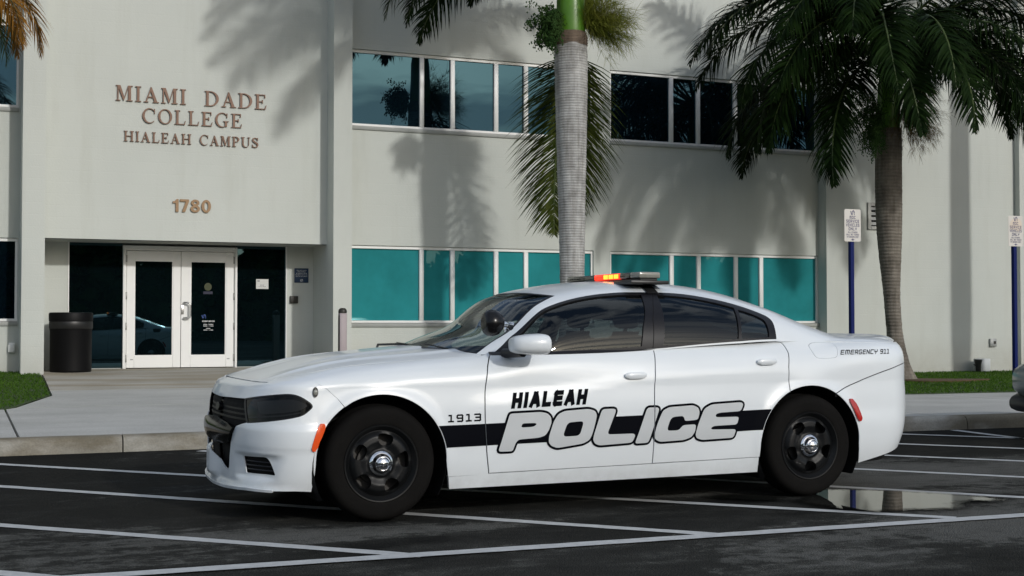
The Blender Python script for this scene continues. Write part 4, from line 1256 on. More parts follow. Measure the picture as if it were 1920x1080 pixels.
ARC = .408
def arch(c, a0, a1, n=26, r=ARC, cz=.355):
    return [(c + r * math.cos(R(a0 + (a1 - a0) * k / n)), cz + r * 1.0 * math.sin(R(a0 + (a1 - a0) * k / n))) for k in range(n + 1)]
def sm(pts, n=3):
    """resample an open polyline with a Catmull-Rom curve"""
    p = np.asarray(pts, float); out = []
    q = np.vstack([2 * p[0] - p[1], p, 2 * p[-1] - p[-2]])
    for i in range(1, len(q) - 2):
        for k in range(n):
            t = k / n
            out.append(.5 * ((2 * q[i]) + (q[i + 1] - q[i - 1]) * t + (2 * q[i - 1] - 5 * q[i] + 4 * q[i + 1] - q[i + 2]) * t * t + (3 * q[i] - q[i - 1] - 3 * q[i + 1] + q[i + 2]) * t ** 3))
    out.append(p[-1])
    return [tuple(v) for v in out]
GAP = .0036
def shift(pts, dx=0.0, dz_=0.0): return [(x + dx, z + dz_) for x, z in pts]

gapL = sm([(.693, .263), (.672, .40), (.660, .575), (.660, .70), (.668, .797), (.690, .90), (.710, .942), (.740, .980), (.756, .990)])
gapB = sm([(1.833, .279), (1.834, .5), (1.839, .721), (1.856, .88), (1.872, .97), (1.879, 1.017)])
gapR_low = arch(3.05, 115, 179, 18)         # rear door follows the wheel arch
gapR = [(2.878, .730), (2.880, .80)] + sm([(2.886, .892), (2.905, .965), (2.909, .998), (2.898, 1.045), (2.863, 1.072)])[0:]
belt = sm([(.756, .990), (1.1, .992), (1.5, 1.0), (1.879, 1.017), (2.594, 1.060), (2.863, 1.072)])
belt_f = pchip([p[0] for p in belt], [p[1] for p in belt])

# soft body-side sculpture: lower door swell under a rising crease, wheel lip
def relief_side(uv):
    x, z = uv[:, 0], uv[:, 1]
    line = crz(x)
    k = sst(.45, .95, x) * sst(3.0, 2.3, x)
    return k * (.010 * sst(.045, -.045, z - line) * sst(.28, .50, z) - .004 * sst(.0, .09, z - line) * sst(.2, .1, z - line))
HOODCUT = [(-.545, .60), (-.45, .68), (-.38, .705), (-.2, .735), (0, .75), (.25, .765), (.50, .775), (.66, .79)]
def s_of(x, y):
    """perimeter parameter of a plan position ahead of the corner"""
    lx = XA - xN(ZS); w = yside(np.array([XA]), np.array([ZS]))[0]
    if x >= XA: return x
    return XA - math.atan2((XA - x) / lx, y / w) * 1.15 / (math.pi / 2)
hood_sz = [(s_of(x, y), float(zU(np.array([x]), np.array([y]))[0])) for x, y in HOODCUT]
FRONT_TOP = [(-1.53, .829), (-1.413, .829), (-1.2, .829), (-1.036, .829), (-.93, .831)]
top_front = FRONT_TOP + [hood_sz[0]]
i_joint = 2
joint = [(hood_sz[1][0], hood_sz[1][1]), (-.40, .842), (-.33, .80), (-.27, .745), (-.230, .692)]
# joint meets the arch at angle ~124 deg
archF_front = arch(0, 124, 180, 18) + [(-.414, .30), (-.424, .25)]
archF_rear = arch(0, 124, 0, 32) + [(.414, .32), (.425, .27)]

# ---- front bumper
hl = smooth_loop([(-1.098, .735), (-1.096, .736), (-1.07, .740), (-.94, .758), (-.742, .774), (-.633, .772), (-.527, .747), (-.421, .703), (-.485, .668), (-.545, .643), (-.712, .622), (-.98, .596), (-1.035, .592), (-1.037, .592), (-1.040, .594)], 2)
def msym(L): L = np.asarray(L, float); return np.stack([2 * -1.53 - L[:, 0], L[:, 1]], 1)
gr_half = [(-1.53, .724), (-1.40, .727), (-1.295, .731), (-1.090, .735), (-1.062, .66), (-1.035, .595), (-1.09, .583), (-1.15, .566), (-1.193, .528), (-1.222, .465), (-1.238, .38), (-1.242, .31), (-1.262, .292), (-1.33, .308), (-1.42, .348), (-1.472, .388), (-1.50, .425), (-1.53, .435)]
grille_loop = np.array(gr_half + [tuple(p) for p in msym(gr_half)[::-1][1:-1]])
fog = np.array([(-1.094, .388), (-1.09, .392), (-.890, .399), (-.872, .395), (-.850, .378), (-.782, .300), (-.790, .294), (-1.062, .293), (-1.068, .297)])
bb = [(-.437, .198), (-.60, .206), (-.73, .208), (-.986, .203), (-1.285, .186), (-1.53, .178)]
half = top_front + [joint[0]] + joint[1:] + archF_front[1:] + bb
half = [p for k, p in enumerate(half) if k == 0 or np.hypot(p[0] - half[k - 1][0], p[1] - half[k - 1][1]) > 1e-4]
bump_outer = np.array(half + [tuple(p) for p in msym(half)[::-1][1:-1]])
def cwl(L): return ccw(L)[::-1]
def relief_bump(uv):
    s = np.where(uv[:, 0] < -1.53, 2 * -1.53 - uv[:, 0], uv[:, 0]); z = uv[:, 1]
    # chin lip sticks out below, a scoop is pressed in around the fog slot
    lip = .018 * sst(.235, .19, z) * sst(-.5, -.8, s)
    scoop = -.022 * sst(-1.20, -1.06, s) * sst(-.70, -.86, s - (z - .34) * .55) * sst(.42, .385, z) * sst(.245, .275, z)
    brow = .006 * sst(.60, .56, z) * sst(.42, .47, z) * sst(-1.25, -1.0, s)
    return lip + scoop + brow + .050 * sst(-1.39, -1.50, s) * sst(.46, .40, z) * sst(.20, .26, z)
fb = panel('front_bumper', [ccw(bump_outer), cwl(grille_loop), cwl(hl), cwl(msym(hl)), cwl(fog), cwl(msym(fog))], map_side, M['white'], car, .020, relief=relief_bump, flange=.007)
for L_ in (hl, msym(hl)):
    h = panel('headlight', [ccw(L_)], map_side, M['lens_dark'], car, .03, off=-.006, flange=0)
    c = L_.mean(0)
    inner = c + (L_ - c) * np.array([.72, .50]) + np.array([.05 if c[0] > -1.53 else -.05, .012])
    panel('light_unit', [ccw(inner)], map_side, M['lens_grey'], h, .03, off=-.0045, flange=0)
    sgn = 1 if c[0] > -1.53 else -1
    bar = np.array([(-1.03, .622), (-.72, .643), (-.56, .66), (-.56, .668), (-.72, .652), (-1.03, .632)])
    bar = bar if sgn > 0 else msym(bar)
    panel('light_strip', [ccw(bar)], map_side, M['lens_grey'], h, .03, off=-.004, flange=0)
    panel('surround', [ccw(c + (L_ - c) * np.array([1.02, 1.05])), cwl(c + (L_ - c) * np.array([.965, .90]))], map_side, M['trim'], h, .03, off=-.002, flange=.01)
for L_ in (fog, msym(fog)):
    f_ = panel('fog_intake', [ccw(L_)], map_side, M['shell'], car, .03, off=-.05, flange=0)
    c = L_.mean(0)
    for zz in (.318, .342, .366):
        a, b = (-1.08, -.82)
        p = Sp(np.linspace(a, b, 8) if c[0] > -1.53 else msym(np.stack([np.linspace(a, b, 8), np.zeros(8)], 1))[:, 0], np.full(8, zz))
        tube('slat', [(q[0] + .03, -q[1] * .985, q[2]) for q in p], .004, M['trim'], f_, 6)
gr = panel('grille', [ccw(grille_loop)], map_side, M['shell'], car, .04, off=-.07, flange=0)
def bar_along(name, s0, s1, z, hgt, off, m, parent, n=26):
    loop = [(s0, z - hgt), (s1, z - hgt), (s1, z + hgt), (s0, z + hgt)]
    return panel(name, [ccw(loop)], map_side, m, parent, .03, off=off, flange=.03)
for z in (.702, .672, .642, .612):
    bar_along('slat', -1.98, -1.08, z, .006, -.026, M['grille_black'], gr)
for z in (.40, .36):
    for a_, b_ in ((-1.41, -1.25), (-1.81, -1.65)): bar_along('slat', a_, b_, z, .005, -.04, M['grille_black'], gr)
xb_half = [(-1.53, .60), (-1.40, .592), (-1.25, .578), (-1.165, .555), (-1.200, .515), (-1.225, .465), (-1.35, .445), (-1.53, .438)]
panel('crossbar', [ccw(np.array(xb_half + [tuple(p) for p in msym(xb_half)[::-1][1:-1]]))], map_side, M['gloss_black'], gr, .02, off=.004, flange=.04,
      relief=lambda uv: .020 * np.cos(np.clip((uv[:, 1] - .52) / .085, -1, 1) * np.pi / 2))
panel('emblem', [ccw(np.array(ell(-1.53, .662, .045, .026, 0, 354, 20)))], map_side, M['steelblack'], gr, .02, off=.0, flange=.03)
# chin splitter
cs = [(-.78, .20), (-1.0, .198), (-1.285, .182), (-1.53, .174), (-1.53, .190), (-1.285, .198), (-1.0, .214), (-.78, .214)]
panel('chin_lip', [ccw(np.array(cs[:4] + [tuple(p) for p in msym(cs[:3])[::-1]] + [tuple(p) for p in msym(cs[5:])] + cs[4:5] + cs[5:]))] if False else [ccw(np.array(cs)), ccw(msym(cs))], map_side, M['white'], car, .02, off=.020, flange=.04)

# ---- fenders, doors, quarters, sills
fender = hood_sz[1:] + [(.748, .992)] + shift(gapL[::-1], -GAP)[1:] + [(.690, .2575), (.428, .2545)] + archF_rear[::-1][0:] + joint[::-1][1:]
fender = [p for k, p in enumerate(fender) if k == 0 or np.hypot(p[0] - fender[k - 1][0], p[1] - fender[k - 1][1]) > 2e-3]
fender = [(x + (GAP * .7 if k > 0 and x < -.2 and z > .69 else 0), z) for k, (x, z) in enumerate(fender)]
panel('front_fender', [ccw(np.array(fender))], map_side, M['white'], car, .020, relief=relief_side, mirror='front_fender', flange=.007)

fd = shift(gapL, GAP) + [p for p in belt if .76 < p[0] < 1.872] + shift(gapB[::-1], -GAP) + [(1.83, .2795), (1.3, .273), (.70, .2655)]
fdoor, fdoor2 = panel('front_door', [ccw(np.array(fd))], map_side, M['white'], car, .022, relief=relief_side, mirror='front_door')
rd = shift(gapB, GAP) + [p for p in belt if 1.885 < p[0] < 2.86] + shift(gapR[::-1], -GAP) + gapR_low[:-1] + [(2.645, .2905), (2.2, .2845), (1.838, .2805)]
rdoor, rdoor2 = panel('rear_door', [ccw(np.array(rd))], map_side, M['white'], car, .022, relief=relief_side, mirror='rear_door')
qtop = sm([(2.863, 1.072), (3.0, 1.073), (3.2, 1.070), (3.5, 1.066), (3.8, 1.060)])
tail_top = [(4.05, 1.052), (4.3, 1.048), (4.7, 1.046)]
rb_seam = sm([(3.260, .7047), (3.40, .760), (3.58, .812), (3.814, .868), (4.05, .905), (4.7, .92)])
fuel = smooth_loop([(3.106, 1.056), (3.106, .992), (3.120, .952), (3.15, .943), (3.268, .945), (3.30, .955), (3.325, .994), (3.344, 1.040), (3.33, 1.054)], 2)
fuel_in = fuel.mean(0) + (fuel - fuel.mean(0)) * .975
qp = shift(gapR, GAP) + qtop[1:] + tail_top + shift(rb_seam[::-1], 0, GAP) + arch(3.05, 59.5, 115, 24)
qp = [p for k, p in enumerate(qp) if k == 0 or np.hypot(p[0] - qp[k - 1][0], p[1] - qp[k - 1][1]) > 2e-3]
panel('quarter_panel', [ccw(np.array(qp)), cwl(fuel)], map_side, M['white'], car, .022, mirror='quarter_panel', flange=.007)
panel('fuel_door', [ccw(fuel_in)], map_side, M['white'], car, .022)
rb = shift(rb_seam, 0, -GAP) + [(4.7, .40), (4.4, .36), (4.1, .325), (3.85, .275), (3.6, .232), (3.492, .215), (3.475, .28)] + arch(3.05, 0, 58.3, 24)
panel('rear_bumper', [ccw(np.array(rb))], map_side, M['white'], car, .022, mirror='rear_bumper', flange=.007)
sill = [(.443, .176), (1.5, .180), (2.648, .186), (2.640, .2855), (2.2, .279), (1.833, .274), (1.3, .268), (.693, .2585), (.430, .2515)]
panel('sill', [ccw(np.array(sill))], map_side, M['white'], car, .03, mirror='sill', flange=.03)
# markers and the round lamp
panel('side_marker', [ccw(smooth_loop([(-.380, .598), (-.340, .598), (-.352, .55), (-.408, .436), (-.462, .442), (-.44, .50)], 1))], map_side, M['amber'], car, .02, off=.013, mirror='side_marker')
panel('side_marker', [ccw(smooth_loop([(3.358, .664), (3.408, .661), (3.482, .538), (3.468, .505), (3.438, .510), (3.408, .575)], 1))], map_side, M['redlens'], car, .02, off=.013, mirror='side_marker')
# hood, deck and roof
hood = [(x, y) for x, y in HOODCUT]
hfront = [(float(p[0]), float(p[1])) for p in Sp(np.array([q[0] for q in FRONT_TOP]), np.array([q[1] for q in FRONT_TOP]))]
hp = [(x + .010, y) for x, y in hfront] + [(x + .003, y - .004) for x, y in hood] + [(.70, .775), (.63, .70), (.56, .55), (.50, .35), (.47, 0)]
hp = hp + [(x, -y) for x, y in hp[::-1][1:-1]]
def relief_hood(uv):
    x, y = uv[:, 0], np.abs(uv[:, 1])
    yl = .60 - .10 * sst(.4, -.6, x)
    ridge = .010 * np.exp(-((y - yl) / .04) ** 2)
    return sst(-.68, -.35, x) * (ridge - .006 * sst(yl - .05, yl - .22, y) + .014 * sst(.30, .20, y) * sst(-.55, .1, x))
hood_ob = panel('hood', [ccw(np.array(hp))], map_top, M['white'], car, .022, relief=relief_hood)
cw = [(.43, 0), (.46, .35), (.52, .55), (.60, .70), (.66, .76), (.74, .76), (.76, .70), (.70, .55), (.62, .30), (.58, 0)]
cw = cw + [(x, -y) for x, y in cw[::-1][1:-1]]
panel('cowl', [ccw(np.array(cw))], lambda uv: map_top(uv) - np.array([0, 0, .012]), M['trim'], car, .03, flange=.0)
dk = [(3.42, 0), (3.42, .60), (3.6, .672), (3.8, .665), (3.95, .655), (4.02, .62), (4.07, .5), (4.075, 0)]
dk = dk + [(x, -y) for x, y in dk[::-1][1:-1]]
panel('boot_lid', [ccw(np.array(dk))], map_top, M['white'], car, .024, relief=lambda uv: .012 * sst(3.93, 4.03, uv[:, 0]) * sst(.66, .55, np.abs(uv[:, 1])))
# greenhouse
DLO_T = [(.519, .434), (.68, .60), (.834, .735), (1.045, .793), (1.243, .838), (1.441, .872), (1.683, .887), (1.969, .892), (2.15, .884), (2.328, .866), (2.553, .808), (2.721, .751), (2.822, .700), (2.855, .660), (2.868, .60), (2.862, .511), (2.846, .325)]
DLO_B = [(2.546, .257), (2.2, .205), (1.877, .160), (1.5, .146), (1.2, .15), (.972, .179), (.75, .27)]
dlo = np.array(sm(DLO_T) + sm(DLO_B))
WS_E = [(.453, .585), (.58, .68), (.713, .765), (.85, .822), (.967, .862), (1.13, .910), (1.306, .986)]
ws_half = sm(WS_E) + [(1.262, 1.08), (1.235, 1.162), (1.212, 1.35), (1.204, math.pi / 2)]
def am(L): return [(x, math.pi - a) for x, a in L]
ws = np.array([(.425, math.pi / 2), (.43, 1.1), (.435, .80)] + ws_half + am(ws_half)[::-1][1:] + [(.435, math.pi - .80), (.43, math.pi - 1.1)])
rw_half = [(2.80, math.pi / 2), (2.79, 1.2), (2.80, 1.02), (2.95, .93), (3.25, .86), (3.55, .84), (3.62, .9), (3.66, 1.2), (3.67, math.pi / 2)]
rw = np.array(rw_half + am(rw_half)[::-1][1:-1])
low = [(3.93, .30), (3.80, .34)]
def a_of(x, z):
    t = np.clip((z - ZB) / (zr(x) - ZB), 0, 1); return float(np.arctan2(t, (1 - t ** NG) ** (1 / NG)))
bot_edge = [(2.846, .30), (2.55, .235), (2.2, .185), (1.877, .14), (1.5, .126), (1.2, .13), (.972, .155), (.74, .245), (.50, .41)]
qline = [(x, a_of(x, z)) for x, z in ((3.80, 1.050), (3.5, 1.056), (3.2, 1.060), (3.0, 1.063), (2.88, 1.062))]
roof_half = [(.425, math.pi / 2), (.43, 1.1), (.435, .80), (.440, .58), (.46, .50)] + bot_edge[::-1] + qline[::-1] + [(3.90, .9), (3.92, math.pi / 2)]
roof_loop = np.array(roof_half + am(roof_half)[::-1][1:-1])
dlo_m = np.array(am([tuple(p) for p in dlo]))
ws_in = np.array([(x, a) for x, a in ws])
roof = panel('roof', [ccw(roof_loop), cwl(dlo), cwl(dlo_m), cwl(ws_in), cwl(rw)], map_green, M['white'], car, .024, flange=.015)
panel('windscreen', [ccw(ws_in)], map_green, M['wsglass'], car, .03, off=-.004, flange=0)
wc = np.array([.86, math.pi / 2])
panel('windscreen_surround', [ccw(ws_in), cwl(wc + (ws_in - wc) * np.array([.925, .965]))], map_green, M['trim'], car, .03, off=-.0025, flange=0)
panel('rear_window', [ccw(rw)], map_green, M['carglass'], car, .04, off=-.004, flange=0)
gF = np.array(sm([(.73, .552), (.84, .668), (1.02, .748), (1.218, .792), (1.418, .827), (1.66, .838), (1.915, .842)]) + [(1.87, .60), (1.823, .42), (1.79, .19)] + sm([(1.79, .19), (1.5, .176), (1.2, .182), (.975, .215), (.80, .29), (.70, .40)])[1:])
gR = np.array(sm([(2.035, .842), (2.294, .805), (2.45, .765), (2.590, .715)]) + [(2.562, .50), (2.536, .285)] + sm([(2.536, .285), (2.264, .236), (1.955, .198)])[1:] + [(1.98, .42), (2.0, .6)])
gQ = np.array(sm([(2.615, .692), (2.70, .668), (2.775, .622), (2.80, .575), (2.80, .46), (2.79, .345)]) + [(2.68, .312), (2.560, .288), (2.585, .50)])
def both(name, loops, *a, **k): return panel(name, loops, *a, mirror=name, **k)
both('window_frame', [ccw(dlo), cwl(gF), cwl(gR), cwl(gQ)], map_green, M['trim'], car, .024, off=.002, flange=.02)
for nm, L_ in (('front_window', gF), ('rear_window', gR), ('quarter_window', gQ)):
    both(nm, [ccw(L_)], map_green, M['carglass'], car, .03, off=-.006, flange=0)
# thin seam in the black pillar between the doors, and a bright lip along the glass top
both('pillar_seam', [ccw(np.array(shift([(2.020, .888), (1.955, .70), (1.905, .50), (1.886, .30), (1.873, .165)], -.002) + shift([(1.873, .165), (1.886, .30), (1.905, .50), (1.955, .70), (2.020, .888)], .002)))], map_green, M['shell'], car, .03, off=.0035, flange=0)
gl_t = sm([(.84, .678), (1.02, .757), (1.218, .800), (1.418, .834), (1.66, .845), (1.915, .849)])
both('glass_lip', [ccw(np.array(gl_t + shift(gl_t[::-1], 0, -.006)))], map_green, M['darkbox'], car, .03, off=.004, flange=0)
# belt moulding
bm_lo = [(x, z - .004) for x, z in belt]; bm_hi = [(x, z + (.014 if x < 1.6 else .026)) for x, z in belt[::-1]]
both('belt_moulding', [ccw(np.array(bm_lo + bm_hi))], map_side, M['trim'], car, .03, off=.003, flange=.03)

# dark inner body so that the gaps read black
def shell_mesh():
    s = np.linspace(-1.50, 4.6, 90); rows = [(.20, .05), (.45, .03), (.70, .022), (.785, .022)]
    V = []; F = []
    for sg in (1, -1):
        b = len(V)
        for z, ins in rows:
            p = Sp(s, np.full_like(s, z)); uv = np.stack([s, np.full_like(s, z)], 1)
            n = surf_normals(map_side, uv, yneg(p)); q = yneg(p) - n * ins
            for v in q:
                y = v[1]
                for c in (0., 3.05):
                    if abs(v[0] - c) < .47 and v[2] < .83: y = np.sign(y) * min(abs(y), .60)
                V.append((v[0], y * sg, v[2]))
        ns = len(s)
        for r in range(len(rows) - 1):
            for k in range(ns - 1):
                F.append((b + r * ns + k, b + r * ns + k + 1, b + (r + 1) * ns + k + 1, b + (r + 1) * ns + k))
    return mesh_ob('underbody', V, F, M['shell'], car)
ub = shell_mesh()
box('floor_pan', -.62, 3.45, -.60, .60, .17, .26, M['shell'], ub)
# panels behind door seams above the wheel arches
for nm, sgap in (('seam_backing', gapL), ('seam_backing', gapB)):
    pts = np.array(sgap)
    both(nm, [ccw(np.array(shift(sgap, -.03) + shift(sgap[::-1], .03)))], map_side, M['shell'], ub, .05, off=-.014, flange=0)
both('seam_backing', [ccw(np.array(shift(gapR, -.03) + shift(gapR[::-1], .03)))], map_side, M['shell'], ub, .05, off=-.014, flange=0)
jl = [joint[k] for k in range(len(joint))]
both('seam_backing', [ccw(np.array(shift(jl, -.03) + shift(jl[::-1], .03)))], map_side, M['shell'], ub, .05, off=-.014, flange=0)
both('seam_backing', [ccw(fuel.mean(0) + (fuel - fuel.mean(0)) * 1.15)], map_side, M['shell'], ub, .05, off=-.013, flange=0)
both('seam_backing', [ccw(np.array(shift(rb_seam, 0, -.03) + shift(rb_seam[::-1], 0, .03)))], map_side, M['shell'], ub, .05, off=-.014, flange=0)
both('seam_backing', [ccw(np.array([(.45, .235), (2.64, .26), (2.64, .31), (.45, .28)]))], map_side, M['shell'], ub, .05, off=-.014, flange=0)
hb = [(x, y) for x, y in hfront] + HOODCUT
hb2 = [(x - .012, y + .012) for x, y in hb]
panel('seam_backing', [ccw(np.array([(x + .03, max(y - .03, 0)) for x, y in hb] + hb2[::-1]))], lambda uv: map_top(uv) - np.array([0, 0, .014]), M['shell'], ub, .05, flange=0)
# wheel housings
def housing(c, sy):
    V = []; F = []
    n = 30
    for k in range(n + 1):
        a = R(-30 + 240 * k / n)
        for y, r in ((.935, ARC + .004), (.90, ARC + .02), (.55, ARC + .02)):
            V.append((c + r * math.cos(a), -sy * y, .355 + r * math.sin(a)))
    for k in range(n):
        for j in range(2):
            q = 3 * k + j; F.append((q, q + 1, q + 4, q + 3))
    m0 = len(V); V.append((c, -sy * .55, .355))
    for k in range(n): F.append((3 * k + 2, 3 * k + 5, m0))
    return mesh_ob('wheel_housing', V, F, M['shell'], car)
for c in (0., 3.05):
    for sy in (1, -1): housing(c, sy)

# ---- wheels
def wheel_proto():
    Rt = .348
    bm = bmesh.new()
    prof = [(.226, -.012), (.232, .004), (.245, .010), (.262, .009), (.285, .012), (.305, .010), (.322, .004), (.335, -.012), (.343, -.030), (.347, -.055), (.348, -.075), (.3405, -.077), (.3405, -.083), (.348, -.085), (.348, -.108), (.3405, -.110), (.3405, -.117), (.348, -.119), (.348, -.145), (.344, -.175), (.325, -.200), (.24, -.205)]
    add_lathe(bm, prof, 84, 'y')
    # shoulder blocks
    for k in range(60):
        a0 = 2 * math.pi * k / 60
        q = []
        for r, y, da in ((.3440, -.026, 0), (.3488, -.052, 0), (.3488, -.052, .062), (.3440, -.026, .062)):
            q.append(bm.verts.new((r * math.cos(a0 + da), y + .001, r * math.sin(a0 + da))))
        bm.faces.new(q)
    w = bm_ob('wheel', bm, M['rubber'], car, angle=40)
    # rim barrel and lip
    bm = bmesh.new()
    add_lathe(bm, [(.226, -.02), (.232, .003), (.228, .010), (.221, .009), (.214, .000), (.203, -.012), (.196, -.020), (.192, -.018), (.188, -.022), (.184, -.06), (.18, -.19)], 84, 'y')
    bm_ob('rim', bm, M['steelblack'], w, angle=40)
    # pressed centre with five openings
    def face_y(u, v):
        r = np.hypot(u, v)
        yy = np.interp(r, [0, .07, .085, .10, .13, .165, .186, .192], [.004, .004, -.006, -.002, .010, .006, -.012, -.018])
        a = np.arctan2(v, u)
        k = np.cos(5 * (a - R(80)))            # openings sit in the valleys
        return yy - .016 * np.clip(k, 0, 1) ** 1.5 * np.clip((r - .085) / .04, 0, 1) * np.clip((.19 - r) / .02, 0, 1)
    loops = [np.array(ell(0, 0, .191, .191, 0, 355, 72))]
    for k in range(5):
        a = R(80 + 72 * k); ca, sa = math.cos(a), math.sin(a)
        h = smooth_loop([(.106, -.016), (.126, -.044), (.162, -.050), (.177, -.030), (.177, .030), (.162, .050), (.126, .044), (.106, .016)], 2)
        loops.append(cwl(np.stack([h[:, 0] * ca - h[:, 1] * sa, h[:, 0] * sa + h[:, 1] * ca], 1)))
    V, T = cdt(loops, .009)
    P = np.stack([V[:, 0], face_y(V[:, 0], V[:, 1]), V[:, 1]], 1)
    verts = P.tolist(); faces = T.tolist()
    for a, b in boundary(T):
        q = [P[a], P[b], P[b] - [0, .03, 0], P[a] - [0, .03, 0]]; k = len(verts); verts += [x.tolist() for x in q]; faces.append([k, k + 1, k + 2, k + 3])
    o = mesh_ob('wheel_disc', verts, faces, M['steelblack'], w, smooth=True)
    bm = bmesh.new(); add_lathe(bm, [(.19, -.10), (.13, -.10), (.13, -.07), (.08, -.07)], 40, 'y')
    bm_ob('brake_disc', bm, mat('worn_brake_disc', (.05, .047, .044), .6, metal=.3, noise=.3, nscale=20), w, angle=30)
    bm = bmesh.new(); add_lathe(bm, [(.073, -.004), (.074, .004), (.068, .010), (.060, .013), (.054, .022), (.050, .034), (.046, .040), (.041, .042), (.039, .038), (.036, .040), (.034, .046), (.025, .052), (.0, .054)], 40, 'y')
    bm_ob('hub_cap', bm, M['chrome'], w, angle=30)
    return w
w0 = wheel_proto()
w0.location = (0, -.932, .352)
w0.rotation_euler = (0, R(-20), math.pi)
for (x, y, rot, rz) in ((3.05, -.934, -45, math.pi), (0, .932, 40, 0), (3.05, .934, 10, 0)):
    c = copy_tree(w0, car); c.location = (x, y, .352); c.rotation_euler = (0, R(rot), rz)

# ---- door handles, mirror, spotlight, antennas
def handle(cx, cz, L_, tilt, parent, sy):
    p = Sp(np.array([cx]), np.array([cz]))[0]
    V = []
    bm = bmesh.new()
    n = 12
    prof = []
    for k in range(n + 1):
        t = -1 + 2 * k / n
        hgt = .023 * (1 - abs(t) ** 5 * .55)
        y = .030 - .010 * abs(t) ** 3
        ring = []
        for j in range(10):
            a = 2 * math.pi * j / 10
            ring.append(bm.verts.new((cx + t * L_ / 2, -sy * (p[1] + y - .008 + .010 * math.cos(a)), cz + tilt * t * L_ / 2 + hgt * math.sin(a))))
        prof.append(ring)
    for a, b in zip(prof[:-1], prof[1:]):
        for j in range(10): bm.faces.new((a[j], a[(j + 1) % 10], b[(j + 1) % 10], b[j]))
    bm.faces.new(prof[0]); bm.faces.new(prof[-1])
    h = bm_ob('door_handle', bm, M['white'], parent, angle=50)
    return h
def cup(cx, cz, parent, nm_='handle_cup'):
    L = np.array(ell(cx, cz - .004, .072, .030, 0, 354, 24))
    return L
for sy, f_, r_ in ((1, fdoor, rdoor), (-1, fdoor2, rdoor2)):
    handle(1.705, .850, .155, .02, f_, sy)
    handle(2.710, .928, .150, .03, r_, sy)
bm = bmesh.new()
def mirror(sy, parent):
    # shell: stack of rounded sections along x
    secs = [(.790, .030, .030, 1.052), (.800, .065, .042, 1.053), (.83, .098, .054, 1.054), (.90, .122, .063, 1.056), (.97, .128, .066, 1.057), (1.006, .122, .062, 1.056), (1.018, .105, .052, 1.055)]
    bm = bmesh.new(); rings = []
    for x, w, h, zc_ in secs:
        ring = []
        for k in range(24):
            a = 2 * math.pi * k / 24; c, s = math.cos(a), math.sin(a)
            r = (abs(c) ** 3 + abs(s) ** 3) ** (-1 / 3)
            ring.append(bm.verts.new((x, -sy * (1.045 + w * r * c * .92 + (x - .9) * .05), zc_ + h * r * s)))
        rings.append(ring)
    for a, b in zip(rings[:-1], rings[1:]):
        for j in range(24): bm.faces.new((a[j], a[(j + 1) % 24], b[(j + 1) % 24], b[j]))
    bm.faces.new(rings[0]); bm.faces.new(rings[-1])
    m_ = bm_ob('mirror', bm, M['white'], parent, angle=60)
    box('mirror_glass', 1.019, 1.021, -sy * 1.045 - .09, -sy * 1.045 + .09, 1.01, 1.10, M['trim'], m_)
    tube('mirror_arm', [(.83, -sy * .84, 1.0), (.85, -sy * .92, 1.0), (.88, -sy * 1.02, 1.012)], [.030, .030, .036], M['trim'], m_, 10)
    tri = np.array([(.60, .36), (.72, .50), (.80, .50), (.83, .24), (.74, .275)])
    return m_
mirror(1, fdoor); fm_ = mirror(-1, fdoor2); fm_.location = (.12, .0, -.02)
both('mirror_sail', [ccw(np.array([(.62, .375), (.745, .535), (.82, .52), (.815, .26), (.73, .30)]))], map_green, M['trim'], car, .03, off=.006, flange=.01)
# pillar spotlight
sp = tube('spotlight', [(.645, -.955, 1.186), (.648, -.955, 1.186), (.658, -.955, 1.186), (.675, -.953, 1.187), (.70, -.950, 1.188), (.735, -.946, 1.188), (.76, -.942, 1.187), (.772, -.94, 1.186)],
     [.038, .054, .068, .079, .083, .076, .054, .030], M['spot_black'], car, 28)
sp.data.polygons.foreach_set('use_smooth', [True] * len(sp.data.polygons))
tube('spotlight_arm', [(.765, -.940, 1.184), (.80, -.925, 1.180), (.83, -.90, 1.172), (.87, -.84, 1.164)], [.016, .018, .016, .024], M['chrome'], sp, 12)
bm = bmesh.new(); bmesh.ops.create_uvsphere(bm, u_segments=18, v_segments=10, radius=1.0)
for v in bm.verts: v.co = Vector((.872 + v.co.x * .036, -.815 + v.co.y * .035, 1.165 + v.co.z * .026 + v.co.x * .02))
bm_ob('spotlight_base', bm, M['chrome'], sp, smooth=True)
# round lamp on the bumper shoulder
def disc_on(name, s, z, rad, m, parent, off, dome=.0):
    L = np.array(ell(s, z, rad, rad, 0, 352, 24))
    return panel(name, [ccw(L)], map_side, m, parent, .008, off=off, flange=.01, relief=(lambda uv: dome * np.clip(1 - ((uv[:, 0] - s) ** 2 + (uv[:, 1] - z) ** 2) / rad ** 2, 0, 1)) if dome else None)
cl = disc_on('corner_lamp', -.415, .782, .030, M['trim'], car, .010)
disc_on('corner_lens', -.415, .782, .013, M['clear_lens'], cl, .013, .004)
# wipers
for pts in ([(.50, .28, 1.030), (.47, .22, 1.048), (.50, .05, 1.040), (.53, -.25, 1.044), (.57, -.52, 1.022)], [(.48, .72, 1.015), (.45, .60, 1.035), (.47, .45, 1.038), (.49, .2, 1.045)]):
    tube('wiper', pts, [.012, .010, .009, .008, .006], M['trim'], car, 6) if len(pts) == 5 else tube('wiper', pts, .009, M['trim'], car, 6)

